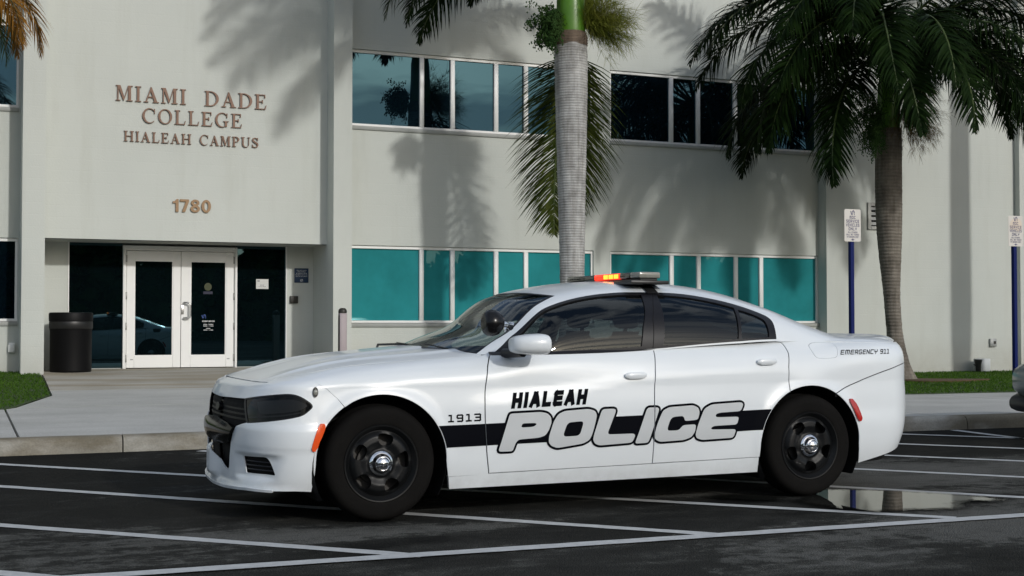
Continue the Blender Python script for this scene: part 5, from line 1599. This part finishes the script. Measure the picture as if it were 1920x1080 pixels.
# ---- interior
both('door_card', [ccw(np.array([(.80, .70), (2.82, .70), (2.84, 1.055), (2.5, 1.045), (1.88, 1.005), (1.2, .982), (.80, .978)]))], map_side, M['dash'], car, .06, off=-.03, flange=0)
it = box('floor_carpet', .55, 3.2, -.70, .70, .30, .36, M['dash'], car)
bm = bmesh.new()
add_box(bm, .62, 1.02, -.72, .72, .70, .965, .05, 3)
bm_ob('dashboard', bm, M['dash'], car, angle=50)
bm = bmesh.new()
n = 30
for k in range(n):
    pass
def wheel_ring(c, r, t, tilt):
    bm = bmesh.new(); rr = []
    for k in range(28):
        a = 2 * math.pi * k / 28; ring = []
        for j in range(8):
            b = 2 * math.pi * j / 8
            p = Vector(((t * math.sin(b)), (r + t * math.cos(b)) * math.cos(a), (r + t * math.cos(b)) * math.sin(a)))
            ring.append(bm.verts.new(Matrix.Rotation(tilt, 3, 'Y') @ p + Vector(c)))
        rr.append(ring)
    for k in range(28):
        for j in range(8): bm.faces.new((rr[k][j], rr[(k + 1) % 28][j], rr[(k + 1) % 28][(j + 1) % 8], rr[k][(j + 1) % 8]))
    return bm_ob('steering_wheel', bm, M['dash'], car, smooth=True)
wheel_ring((1.10, -.38, .93), .18, .016, R(25))
def seat(x, y, w, parent):
    bm = bmesh.new()
    add_box(bm, x - .25, x + .27, y - w, y + w, .36, .56, .05, 3)
    s = bm_ob('seat', bm, M['seat'], parent, angle=50)
    bm = bmesh.new()
    r = bmesh.ops.create_cube(bm, size=1)
    for v in r['verts']: v.co = Vector((x + .28 + v.co.x * .15 + (v.co.z + .5) * .20, y + v.co.y * 2 * w * (1 - .2 * (v.co.z + .5)), .82 + v.co.z * .62))
    bmesh.ops.bevel(bm, geom=bm.edges[:], offset=.05, segments=3, affect='EDGES')
    bm_ob('seat_back', bm, M['seat'], s, angle=50)
    bm = bmesh.new(); add_box(bm, x + .43, x + .53, y - .13, y + .13, 1.15, 1.315, .045, 3)
    bm_ob('headrest', bm, M['seat'], s, angle=50)
seat(1.45, -.38, .25, car); seat(1.45, .38, .25, car)
bm = bmesh.new(); add_box(bm, 2.30, 2.85, -.66, .66, .40, .62, .06, 3); add_box(bm, 2.72, 2.95, -.64, .64, .6, 1.12, .06, 3)
bm_ob('rear_bench', bm, M['seat'], car, angle=50)
tube('partition', [(2.02, -.56, .70), (2.05, -.54, 1.28), (2.05, .54, 1.28), (2.02, .56, .70)], .018, M['dash'], car, 8)
rl = [(1.32, 1.06), (1.9, .98), (2.6, 1.0), (2.78, 1.1), (2.76, math.pi / 2), (1.25, math.pi / 2)]
rl = rl[:4] + [(2.76, math.pi / 2)] + am(rl[:4])[::-1] + [(1.26, math.pi / 2)]
panel('headliner', [ccw(np.array(rl))], map_green, M['liner'], car, .05, off=-.035, flange=0)
box('parcel_shelf', 2.95, 3.6, -.62, .62, .95, .965, M['dash'], car)
box('rear_view_mirror', 1.16, 1.185, -.12, .12, 1.23, 1.29, M['dash'], car, .01, 2)

# ---- livery
stripe_t = pchip([.30, .368, .768, 1.353, 1.754, 2.515, 2.80], [.566, .566, .572, .587, .594, .605, .611])
stripe_b = pchip([.30, .416, .745, 2.472, 2.649, 2.80], [.432, .432, .438, .468, .472, .474])
ap = [p for p in arch(0, 60, -20, 60) if stripe_b(p[0]) <= p[1] <= stripe_t(p[0])]
aq = [p for p in arch(3.05, 110, 185, 60) if stripe_b(p[0]) <= p[1] <= stripe_t(p[0])]
ap = [(x + .004, z) for x, z in ap]; aq = [(x - .004, z) for x, z in aq]
x0t, x0b = ap[0][0], ap[-1][0]; x1t, x1b = aq[0][0], aq[-1][0]
st_ = [(x, float(stripe_t(x))) for x in np.linspace(x0t, x1t, 30)] + aq + [(x, float(stripe_b(x))) for x in np.linspace(x1b, x0b, 30)] + ap[::-1]
def seam_x(z, line): return np.interp(z, [p[1] for p in line], [p[0] for p in line])
def off_seams(c):
    return (np.abs(c[:, 0] - seam_x(c[:, 1], gapL)) > .0035) & (np.abs(c[:, 0] - seam_x(c[:, 1], gapB)) > .0035)
def seam_cuts(line):
    """slivers that make the triangulation follow a door seam"""
    return None
def split_at(loops):
    """cut filled loops along the door seams: bands left of, between and right of them"""
    return loops
def decal(name, loops, off, m, parent, step=.03, mirror_=False):
    """vinyl on the body, slit where the doors part"""
    # add the seam edges as tiny closed loops of zero winding: forward and back again
    ex = []
    for line in (gapL, gapB):
        for d in (-.0032, .0032):
            L = shift(line, d); ex.append(np.array(L + L[::-1][1:-1]))
    return panel(name, list(loops) + ex, map_side, m, parent, step, off=off, flange=0, relief=relief_side, keep=off_seams)
liv = decal('side_stripe', [ccw(np.array(st_))], .0016, M['letterblack'], car)
POL = dict(
P=([(.818, .62), (.828, .628), (1.029, .633), (1.073, .624), (1.098, .601), (1.102, .566), (1.085, .521), (1.06, .487), (1.016, .474), (.88, .467), (.86, .448), (.844, .403), (.835, .396), (.756, .396), (.748, .406)],
   [(.904, .566), (.991, .566), (1.0, .558), (.985, .546), (.966, .542), (.894, .54)]),
O=([(1.149, .617), (1.193, .635), (1.36, .644), (1.405, .631), (1.419, .604), (1.405, .546), (1.385, .483), (1.366, .448), (1.322, .427), (1.144, .405), (1.103, .42), (1.083, .444), (1.085, .481), (1.117, .572)],
   [(1.225, .563), (1.314, .568), (1.323, .554), (1.302, .491), (1.282, .477), (1.193, .475), (1.184, .489), (1.206, .546)]),
L=([(1.455, .64), (1.545, .641), (1.555, .627), (1.496, .491), (1.503, .479), (1.68, .479), (1.694, .467), (1.672, .421), (1.439, .411), (1.406, .424), (1.392, .448), (1.398, .482)], None),
I=([(1.781, .642), (1.855, .642), (1.869, .631), (1.795, .428), (1.782, .416), (1.702, .414), (1.695, .423)], None),
C=([(1.896, .621), (1.943, .641), (2.122, .649), (2.16, .632), (2.17, .602), (2.156, .554), (2.059, .548), (2.052, .572), (2.039, .582), (1.97, .577), (1.95, .56), (1.929, .507), (1.932, .489), (2.011, .489), (2.045, .522), (2.142, .525), (2.135, .477), (2.108, .442), (2.053, .425), (1.876, .419), (1.842, .435), (1.831, .463), (1.855, .539)], None),
E=([(2.205, .625), (2.261, .651), (2.487, .661), (2.508, .648), (2.486, .602), (2.325, .596), (2.297, .588), (2.290, .576), (2.300, .566), (2.472, .566), (2.457, .514), (2.285, .510), (2.262, .503), (2.256, .494), (2.262, .487), (2.45, .484), (2.43, .428), (2.191, .421), (2.149, .434), (2.138, .459), (2.156, .518)], None))
def corner_round(L, it=2, cut=.18):
    L = np.asarray(L, float)
    for _ in range(it):
        N = np.roll(L, -1, 0); d = np.minimum(.012 / np.maximum(np.hypot(*(N - L).T), 1e-9), cut)[:, None]
        L = np.stack([L + (N - L) * d, N + (L - N) * d], 1).reshape(-1, 2)
    return L
def outline(L, w):
    """fat outline of a loop: a quad along every edge and a round at every corner"""
    L = ccw(L); out = [L]
    for a, b in zip(L, np.roll(L, -1, 0)):
        if np.hypot(*(b - a)) > 1e-6: out.append(ccw(seg_poly(a, b, 2 * w, 0)))
        out.append(np.array(ell(a[0], a[1], w, w, 0, 315, 7)))
    return out
word = None
fills = []; outl = []; cnts = []
for k_, (o_, c_) in POL.items():
    L = corner_round(ccw(o_)); fills.append((k_, [L] + ([cwl(corner_round(ccw(c_)))] if c_ else [])))
    outl += outline(L, .0145)
    outl += [p + np.array([.004, -.006]) for p in outline(L, .013)[:1]]
# one black backing for the whole word, unioned from the fat outlines; holes stay stripe-black or white
allo = []
for p in outl: allo.append(ccw(p))
backing = decal('lettering', [p for p in allo], .0030, M['letterblack'], car, step=.03)
for k_, lp in fills:
    decal('letter', lp, .0046, M['lettergrey'], backing, step=.03)
# counters of P and O show the stripe through: the stripe is black there already
def word_on(name, s, quad, off, m, thick, gap, space=.7, slant=0.0, condense=1.0, parent=None):
    """quad: bottom-left, bottom-right, top-right, top-left in (s, z)"""
    q = np.array(quad, float); items, w = stroke_text(s, thick, gap, space, condense)
    loops = []
    for ch, ls in items:
        for L in ls:
            u = (L[:, 0] / w)[:, None]; v = L[:, 1][:, None]
            loops.append(ccw((q[0] * (1 - u) + q[1] * u) * (1 - v) + (q[3] * (1 - u) + q[2] * u) * v))
    return decal(name, loops, off, m, parent or car, step=.022)
word_on('lettering', 'HIaLEaH', [(.828, .657), (1.341, .672), (1.365, .770), (.850, .755)], .0022, M['letterblack'], .30, .17, condense=.66)
word_on('unit_number', '1913', [(.417, .584), (.632, .587), (.632, .635), (.418, .630)], .0022, M['letterblack'], .20, .34, condense=1.0)
word_on('lettering', 'EMERGENCY 911', [(3.331, .968), (3.802, .972), (3.832, 1.004), (3.356, 1.0)], .0022, M['letterblack'], .17, .26, .62)

# ---- light bar
lbar = thing('light_bar', (XF, YC, 0), 'low emergency light bar with glowing red section strapped across the car roof', 'light bar')
LBX0, LBX1 = 1.930, 2.095
bm = bmesh.new(); add_box(bm, 1.945, 2.08, -.56, .56, 1.478, 1.494, .004, 1)
bm_ob('base_tray', bm, M['blackplastic'], lbar, angle=40)
def lens(y0, y1, m, name='lens', inset=0.0, z0=1.494, z1=1.536):
    bm = bmesh.new(); add_box(bm, LBX0 + inset, LBX1 - inset, y0, y1, z0, z1, .010, 3)
    return bm_ob(name, bm, m, lbar, angle=45)
lens(-.575, -.44, M['clear_lens'])                       # near end of the bar (towards us is -y)
lens(-.439, -.285, M['smoke_lens'])
red = lens(-.284, .115, M['lit_red'])
for y in (-.235, -.155, -.075):
    bm = bmesh.new(); add_box(bm, LBX0 - .003, LBX0 + .02, y - .034, y + .034, 1.500, 1.530, .004, 2)
    bm_ob('lamp_module', bm, M['lit_amber'], red, angle=40)
lens(.116, .575, M['smoke_lens'])
for sy in (-1, 1):
    bm = bmesh.new(); add_box(bm, 1.855, 2.150, -.60 if sy < 0 else .34, -.34 if sy < 0 else .60, 1.452, 1.4775, .006, 2)
    bm_ob('mounting_foot', bm, M['blackplastic'], lbar, angle=40)
    # hook strap down to the door frame
    st = []
    for a in np.linspace(1.10, .855, 8):
        for x in (2.00 + (1.1 - a) * -.12, 2.085 + (1.1 - a) * -.12):
            p = Gp(np.array([x]), np.array([a]))[0]; n = surf_normals(map_green, np.array([[x, a]]), yneg(p[None]))[0]
            y_ = -p[1] + n[1] * .008
            st.append((p[0] + n[0] * .008, y_ if sy < 0 else -y_, p[2] + n[2] * .008))
    mesh_ob('strap', st, [(2 * k, 2 * k + 1, 2 * k + 3, 2 * k + 2) for k in range(7)], M['blackplastic'], lbar)

# ------------------------------------------------------------------ palms
def frond_mesh(name, L, e0, bend, n=110, leaf=.62, m=None, seed=0, hang=.8, wid=.026, twist=0.0, spread=1.0, parent=None, curl=0.0):
    """feather frond from the origin, heading +x, rising at e0 and arching down by bend (radians)"""
    r = np.random.default_rng(seed)
    S = 40
    pts = [np.zeros(3)]; dirs = []
    for k in range(S):
        t = (k + .5) / S; e = e0 - bend * t ** 1.25; az = curl * t
        d = np.array([math.cos(e) * math.cos(az), math.cos(e) * math.sin(az), math.sin(e)]); dirs.append(d); pts.append(pts[-1] + d * L / S)
    pts = np.array(pts); dirs = np.array(dirs + [dirs[-1]])
    V = []; F = []
    def at(t):
        k = min(int(t * S), S - 1); f = t * S - k
        return pts[k] * (1 - f) + pts[k + 1] * f, dirs[k]
    t0 = .14
    for i in range(n):
        t = t0 + (1 - t0) * (i + r.uniform(-.3, .3)) / n
        t = min(max(t, .05), .999)
        p, T = at(t)
        side0 = np.cross(T, (0, 0, 1)); 
        if np.linalg.norm(side0) < .15: side0 = np.array((0, 1., 0))
        side0 /= np.linalg.norm(side0); up = np.cross(side0, T)
        prof = (math.sin(math.pi * min(1, .18 + .80 * t)) ** .55) * (1 if t < .85 else (1 - t) / .15 * .6 + .4)
        for sg in (-1, 1):
            if r.random() < .04: continue
            l = leaf * prof * r.uniform(.8, 1.15)
            el = r.choice([-.35, .15, .55]) + r.uniform(-.15, .15)
            fwd = .45 + .75 * t + r.uniform(-.12, .12)
            d = side0 * sg * spread * math.cos(el) + up * math.sin(el) + T * fwd
            d /= np.linalg.norm(d)
            q = p.copy(); w = wid * r.uniform(.8, 1.2)
            wd = np.cross(d, up); wd /= max(np.linalg.norm(wd), 1e-6)
            wd = wd * math.cos(twist) + up * math.sin(twist) * .5 + r.normal(0, .25, 3); wd /= np.linalg.norm(wd)
            b = len(V); K = 4
            for k in range(K + 1):
                f = k / K
                ww = w * (.55 + .9 * f if f < .3 else (1.0 - f) ** .8 * 1.05)
                if k == K: V.append(q)
                else: V.append(q - wd * ww / 2); V.append(q + wd * ww / 2)
                d = d + np.array((0, 0, -1.)) * hang * (.10 + .34 * f) * r.uniform(.8, 1.2); d /= np.linalg.norm(d)
                q = q + d * l / K
            for k in range(K - 1): F.append((b + 2 * k, b + 2 * k + 1, b + 2 * k + 3, b + 2 * k + 2))
            F.append((b + 2 * K - 2, b + 2 * K - 1, b + 2 * K))
    nf = len(F)
    # rachis: tapered five-sided rod
    ring0 = None
    for k in range(0, S + 1, 2):
        T = dirs[k]; s_ = np.cross(T, (0, 0, 1)); s_ = s_ / max(np.linalg.norm(s_), 1e-6) if np.linalg.norm(s_) > .05 else np.array((0, 1., 0)); u_ = np.cross(s_, T)
        rad = .036 * (1 - k / S) ** .8 + .004
        ring = []
        for j in range(5):
            a = 2 * math.pi * j / 5; V.append(pts[k] + (s_ * math.cos(a) + u_ * math.sin(a) * .7) * rad); ring.append(len(V) - 1)
        if ring0:
            for j in range(5): F.append((ring0[j], ring0[(j + 1) % 5], ring[(j + 1) % 5], ring[j]))
        ring0 = ring
    me = bpy.data.meshes.new(name)
    me.from_pydata([tuple(map(float, v)) for v in V], [], F)
    me.materials.append(m); me.materials.append(M['rachis'])
    me.polygons.foreach_set('material_index', [0] * nf + [1] * (len(F) - nf))
    me.update()
    return me

FR = {}
for k, (e0, bend, L) in enumerate([(78, 95, 3.3), (58, 112, 3.6), (40, 110, 3.7), (24, 104, 3.7), (8, 95, 3.6), (-12, 76, 3.4)]):
    for v in range(2):
        FR[(k, v)] = frond_mesh('frond', L, R(e0), R(bend), 165, .80, M['frond'], 10 * k + v, .95, .040)

def add_frond(palm, me, z, az, r0=.10, scale=1.0, tilt=0.0):
    o = bpy.data.objects.new('frond', me); link(o, palm)
    a = R(az)
    o.location = (r0 * math.cos(a), r0 * math.sin(a), z); o.rotation_euler = (tilt, 0, a); o.scale = (scale,) * 3
    return o

def trunk_mesh(name, prof, bend, m, palm, seg=36, seed=1):
    """prof: (z, radius); bend(z) -> (dx, dy)"""
    zs = np.arange(prof[0][0], prof[-1][0], .035); rf = pchip([p[0] for p in prof], [p[1] for p in prof])
    r = np.random.default_rng(seed); bm = bmesh.new(); prev = None
    ph = r.uniform(0, 6, 4)
    for i, z in enumerate(zs):
        dx, dy = bend(z); ring = []
        step = .0045 * (r.random() < .22) + r.uniform(-.0016, .0016)
        for k in range(seg):
            a = 2 * math.pi * k / seg
            rr = float(rf(z)) + step + .006 * math.sin(2 * a + ph[0] + z * .8) + .004 * math.sin(5 * a + ph[1] + z * 1.7)
            ring.append(bm.verts.new((dx + rr * math.cos(a), dy + rr * math.sin(a), z)))
        if prev:
            for k in range(seg): bm.faces.new((prev[k], prev[(k + 1) % seg], ring[(k + 1) % seg], ring[k]))
        prev = ring
    bm.faces.new(prev)
    return bm_ob(name, bm, m, palm, smooth=True)

def strands(name, n, L, base, dirs, m, palm, seed, droop=.3, wid=.007, sub=6, subl=.14, fruit=0.0):
    """branched flower spray: stalks with side strands; fruit: bead size"""
    r = np.random.default_rng(seed); V = []; F = []
    def strip(p, d, l, w, dr, K=4):
        b = len(V); pts = []
        s_ = np.cross(d, (0, 0, 1.)) + r.normal(0, .3, 3); s_ /= np.linalg.norm(s_)
        for k in range(K + 1):
            f = k / K; V.append(p - s_ * w * (1 - .7 * f) / 2); V.append(p + s_ * w * (1 - .7 * f) / 2); pts.append(p.copy())
            d = d + np.array((0, 0, -1.)) * dr / K; d = d / np.linalg.norm(d); p = p + d * l / K
        for k in range(K): F.append((b + 2 * k, b + 2 * k + 1, b + 2 * k + 3, b + 2 * k + 2))
        return pts, d
    for i in range(n):
        dd = np.array(dirs[r.integers(len(dirs))], float) + r.normal(0, .30, 3); dd /= np.linalg.norm(dd)
        pts, de = strip(np.array(base, float) + r.normal(0, .03, 3), dd, L * r.uniform(.55, 1.05), wid * 1.5, droop * r.uniform(.5, 1.4), 5)
        for q in pts[1:]:
            for j in range(sub):
                d2 = dd + r.normal(0, .65, 3); d2 /= np.linalg.norm(d2)
                p2, _ = strip(q + r.normal(0, .015, 3), d2, subl * r.uniform(.5, 1.3), wid, droop * 1.2, 2)
                if fruit > 0:
                    for c in p2[1:]:
                        c = c + r.normal(0, fruit, 3); b = len(V); s = fruit * r.uniform(.7, 1.2)
                        for v in ((s, 0, 0), (-s, 0, 0), (0, s, 0), (0, -s, 0), (0, 0, s * 1.2), (0, 0, -s * 1.2)): V.append(c + np.array(v))
                        for f in ((0, 2, 4), (2, 1, 4), (1, 3, 4), (3, 0, 4), (2, 0, 5), (1, 2, 5), (3, 1, 5), (0, 3, 5)): F.append(tuple(b + x for x in f))
    return mesh_ob(name, V, F, m, palm)

def crownshaft(palm, z0, z1, r0, r1, bend=(0, 0)):
    bm = bmesh.new()
    H = z1 - z0
    add_lathe(bm, [(r0 * .97, z0 - .02), (r0, z0 + .03), (r0 * .99, z0 + .2 * H), (r0 * .9, z0 + .5 * H), (r1 * 1.1, z0 + .8 * H), (r1, z1), (r1 * .5, z1 + .25)], 32, c=(bend[0], bend[1], 0))
    return bm_ob('crownshaft', bm, M['crownshaft'], palm, smooth=True)

# palm in the middle
gx, gy = 9.48, 20.0
pa = thing('palm_tree', (gx, gy, gz(gx, gy)), 'tall grey trunked palm with green crownshaft rising behind the police car roof', 'palm tree', 'palms in front of the building')
z_ = gz(gx, gy)
trunk_mesh('trunk', [(-.05, .36), (.25, .27), (.7, .215), (1.4, .195), (2.2, .205), (3.0, .222), (3.9, .248), (4.7, .268), (5.3, .278), (5.62, .275)], lambda z: (.02 * math.sin(z * .6), 0), M['trunk'], pa, seed=3)
bm = bmesh.new(); add_lathe(bm, [(.276, 5.56), (.284, 5.575), (.276, 5.59), (.288, 5.61), (.278, 5.63), (.290, 5.66), (.276, 5.68), (.287, 5.70), (.274, 5.73), (.262, 5.78), (.24, 5.80)], 36)
bm_ob('leaf_scar_ring', bm, mat_trunk('brown_scar', (.055, .038, .026), (.22, .165, .12), 22), pa, smooth=True)
crownshaft(pa, 5.74, 7.55, .245, .13)
r = random.Random(5)
for k, (ring, az) in enumerate([(0, 40), (0, 170), (0, 290), (1, 10), (1, 75), (1, 140), (1, 205), (1, 262), (1, 322), (2, 100), (2, 160), (2, 225), (2, 60), (3, 178), (3, 140), (3, 118), (1, 184), (1, 172), (1, 196), (1, 160), (0, 180), (1, 225), (1, 208)]):
    add_frond(pa, FR[(ring, k % 2)], 7.40 - .04 * ring, az, .10, r.uniform(.95, 1.08) * (1.42 if k > 15 else 1), r.uniform(-.2, .2))
# two lower fronds that show: one hanging to the left, one drooping behind the trunk
fh = frond_mesh('frond', 3.75, R(30), R(112), 150, .72, M['frond'], 77, .9, .03)
add_frond(pa, fh, 6.95, 162, .12, 1.0, .1)
fb1 = frond_mesh('frond', 3.65, R(-56), R(36), 190, 1.12, M['frond_old'], 78, .48, .030, 0.3, 1.25)
add_frond(pa, fb1, 5.92, 78, .18, 1.0, 0.0)
fb2 = frond_mesh('frond', 3.2, R(-62), R(28), 160, .95, M['frond_old'], 79, .45, .028, 0.2, 1.15)
add_frond(pa, fb2, 5.86, 38, .28, 1.0, .15)
strands('fruit_cluster', 58, .54, (-.27, -.10, 5.98), [(-1, -.25, -.15), (-.8, -.3, .25), (-.7, -.2, -.7), (-.6, -.1, -1.0)], M['fruit'], pa, 4, 1.0, .012, 5, .12, .016)
strands('flower_spray', 150, .80, (.18, -.16, 5.88), [(1, -.2, .35), (1, -.1, .05), (.8, -.3, .7), (.6, -.4, .25), (.9, .2, .5), (.35, -.4, .75)], M['flower'], pa, 5, .45, .007, 9, .25)

# palm on the right
gx, gy = 16.50, 20.3
pb = thing('palm_tree', (gx, gy, gz(gx, gy)), 'brown trunked palm with full drooping crown beside the blank right wall', 'palm tree', 'palms in front of the building')
def bend_b(z): return (-.36 * (1 - math.exp(-z * .75)) + .03 * z * .6 - .0, 0.0)
trunk_mesh('trunk', [(-.1, .34), (.05, .29), (.25, .225), (.6, .175), (1.0, .150), (1.5, .155), (2.1, .188), (2.7, .226), (3.3, .243), (3.9, .243), (4.5, .238), (4.75, .225)], bend_b, M['trunk_brown'], pb, seed=9)
bb_ = bend_b(4.7)
crownshaft(pb, 4.66, 6.4, .215, .11, bb_)
cr0 = len(pb.children)
az_list = [(2, 172, 1.05), (3, 188, 1.0), (3, 205, 1.0), (2, 222, .95), (4, 196, 1.0), (4, 172, .98), (5, 205, 1.0), (3, 250, .92), (4, 262, .9), (3, 285, .9), (4, 308, .92), (3, 330, 1.0), (2, 345, 1.0), (4, 352, .95), (3, 8, 1.0), (2, 40, 1.0), (3, 75, 1.0), (4, 110, 1.0), (2, 130, 1.0), (1, 200, 1.0), (1, 320, 1.0), (1, 80, 1.0), (0, 150, 1.0), (2, 180, 1.05), (2, 205, 1.0), (4, 185, 1.0), (4, 235, .95), (3, 230, 1.0), (4, 285, .9), (4, 335, 1.0), (3, 350, 1.0), (2, 315, 1.0)]
for k, (ring, az, s) in enumerate(az_list):
    o = add_frond(pb, FR[(ring, k % 2)], 6.45 - .07 * ring, az, .10, s * 1.2, r.uniform(-.2, .2))
    o.location.x += bb_[0]
strands('fruit_cluster', 64, .85, (-.30 + bb_[0], -.12, 5.0), [(-1, -.3, .1), (-.8, -.2, -.5), (-.7, -.3, .45), (-.5, -.3, -1)], M['fruit'], pb, 14, .9, .011, 5, .13, .015)
strands('flower_spray', 170, .85, (.16 + bb_[0], -.20, 5.05), [(.9, -.3, -.35), (.5, -.5, -.5), (.2, -.6, -.2), (.8, -.2, .3), (.4, -.5, .5), (-.2, -.6, -.3)], M['flower_dry'], pb, 15, .7, .006, 7, .17)

# palm just outside on the left: its ageing fronds hang into the corner
gx, gy = -1.55, 20.0
pc = thing('palm_tree', (gx, gy, gz(gx, gy)), 'palm at the left edge with orange brown fronds hanging into view', 'palm tree', 'palms in front of the building')
trunk_mesh('trunk', [(-.05, .36), (.25, .27), (.7, .21), (1.4, .19), (3.0, .22), (4.7, .26), (5.9, .26)], lambda z: (0, 0), M['trunk'], pc, seed=13)
crownshaft(pc, 5.86, 7.5, .24, .13)
for k in range(12):
    ring = 0 if k < 3 else 1 if k < 6 else 2 if k < 9 else 3
    add_frond(pc, FR[(ring, k % 2)], 7.3 - .04 * ring, 100 + k * 137.5, .10, r.uniform(.9, 1.0), 0)
fo = frond_mesh('frond', 3.5, R(25), R(118), 190, .75, M['frond_brown'], 91, .8, .034)
add_frond(pc, fo, 5.95, -6, .12, 1.0, 0.1)
fo2 = frond_mesh('frond', 3.1, R(5), R(96), 110, .6, M['frond_old'], 92, .8, .026)
add_frond(pc, fo2, 6.25, 10, .12, 1.0, 0)
add_frond(pc, fo, 6.05, 22, .12, .95, -.1)
add_frond(pc, fo, 5.85, -24, .12, .95, .15)

# palm outside on the right: the trunk whose shadow lies on the blank wall
gx, gy = 21.75, 20.0
pd_ = thing('palm_tree', (gx, gy, gz(gx, gy)), 'palm beyond the right edge whose trunk shadow falls on the blank wall', 'palm tree', 'palms in front of the building')
trunk_mesh('trunk', [(-.05, .38), (.25, .28), (.7, .24), (1.4, .25), (3.0, .28), (5.5, .28), (8.6, .25)], lambda z: (0, 0), M['trunk_brown'], pd_, seed=17)
crownshaft(pd_, 8.5, 10.1, .23, .12)
for k in range(14):
    ring = 0 if k < 3 else 1 if k < 6 else 2 if k < 10 else 3
    add_frond(pd_, FR[(ring, k % 2)], 9.9 - .04 * ring, 60 + k * 137.5, .10, r.uniform(.9, 1.0), 0)

# ------------------------------------------------------------------ grey sedan at the right edge (its corner shows)
gc = thing('grey_car', (11.06, 8.55, 0), 'grey parked car cut off by the right edge with only its bumper corner showing', 'car')
def sec_loft(name, secs, m, parent, n=28, ex=3.2, zpow=1.0):
    """secs: (y, half width, z0, z1)"""
    bm = bmesh.new(); rings = []
    for y, w, z0, z1 in secs:
        ring = []
        for k in range(n):
            a = 2 * math.pi * k / n; c, s = math.cos(a), math.sin(a); q = (abs(c) ** ex + abs(s) ** ex) ** (-1 / ex)
            ring.append(bm.verts.new((w * q * c, y, (z0 + z1) / 2 + (z1 - z0) / 2 * q * s)))
        rings.append(ring)
    for a, b in zip(rings[:-1], rings[1:]):
        for k in range(n): bm.faces.new((a[k], a[(k + 1) % n], b[(k + 1) % n], b[k]))
    bm.faces.new(rings[0]); bm.faces.new(rings[-1])
    return bm_ob(name, bm, m, parent, angle=55)
sec_loft('body', [(2.36, .62, .48, .66), (2.33, .76, .42, .74), (2.24, .87, .38, .82), (2.05, .92, .32, .88), (1.7, .935, .26, .93), (.8, .94, .22, .98), (-.6, .94, .22, 1.0), (-1.6, .93, .25, 1.03), (-2.1, .88, .3, 1.0), (-2.3, .78, .36, .92)], M['greypaint'], gc)
sec_loft('bumper', [(2.39, .60, .27, .49), (2.36, .78, .25, .49), (2.26, .895, .24, .485), (2.0, .94, .23, .46), (1.85, .93, .23, .40)], M['blackplastic'], gc)
sec_loft('cabin', [(1.25, .66, .85, .98), (.6, .70, .85, 1.34), (.1, .70, .85, 1.43), (-.7, .69, .85, 1.42), (-1.35, .66, .85, 1.2), (-1.75, .64, .9, 1.03)], M['carglass'], gc, 28, 2.6)
sec_loft('roof', [(.62, .60, 1.30, 1.36), (.1, .66, 1.36, 1.445), (-.7, .65, 1.35, 1.435), (-1.2, .58, 1.24, 1.29)], M['greypaint'], gc, 28, 2.6)
for sx in (-1, 1):
    for y in (1.42, -1.38):
        bm = bmesh.new(); add_lathe(bm, [(.0, .0), (.12, .02), (.2, .0), (.22, .012), (.30, .01), (.325, -.02), (.33, -.06), (.33, -.15), (.30, -.19), (0, -.19)], 40, 'x')
        wv = bm_ob('wheel', bm, M['rubber'], gc, angle=40)
        wv.location = (sx * .935, y, .33); wv.rotation_euler = (0, 0, 0 if sx > 0 else math.pi)
        bm = bmesh.new(); add_lathe(bm, [(.0, .026), (.06, .024), (.19, .014), (.205, .004)], 32, 'x')
        rm = bm_ob('rim', bm, M['steel'], wv, angle=40)
    box('tail_lamp', sx * .66 - .12, sx * .66 + .12, 2.20, 2.335, .64, .72, M['lens_dark'], gc, .03, 3)
# ------------------------------------------------------------------ trees far behind the viewer (they darken the low reflections)
def tree_belt():
    r = np.random.default_rng(3); V = []; F = []
    n = 34000
    X = r.uniform(-85, 120, n); H = 7.6 + 1.5 * np.sin(X * .31) + 1.0 * np.sin(X * .83 + 1) + .6 * np.sin(X * 1.9)
    Z = r.uniform(0, 1, n) ** .9 * H; Y = -48 + r.uniform(-3, 3, n) * (1 - (Z / (H + .5)) ** 3)
    for x, y, z in zip(X, Y, Z):
        c = np.array((x, y, z)); s = r.uniform(.6, 1.25)
        u = r.normal(0, 1, 3); u /= np.linalg.norm(u); v = np.cross(u, r.normal(0, 1, 3)); v /= np.linalg.norm(v)
        b = len(V); V += [c - u * s - v * s * .4, c + u * s * .2 - v * s * .5, c + u * s, c + v * s * .6]; F.append((b, b + 1, b + 2, b + 3))
    return tag(mesh_ob('tree_belt', V, F, M['treeleaf']), 'far row of dark trees beyond the car park', 'trees', kind='stuff')
tree_belt()
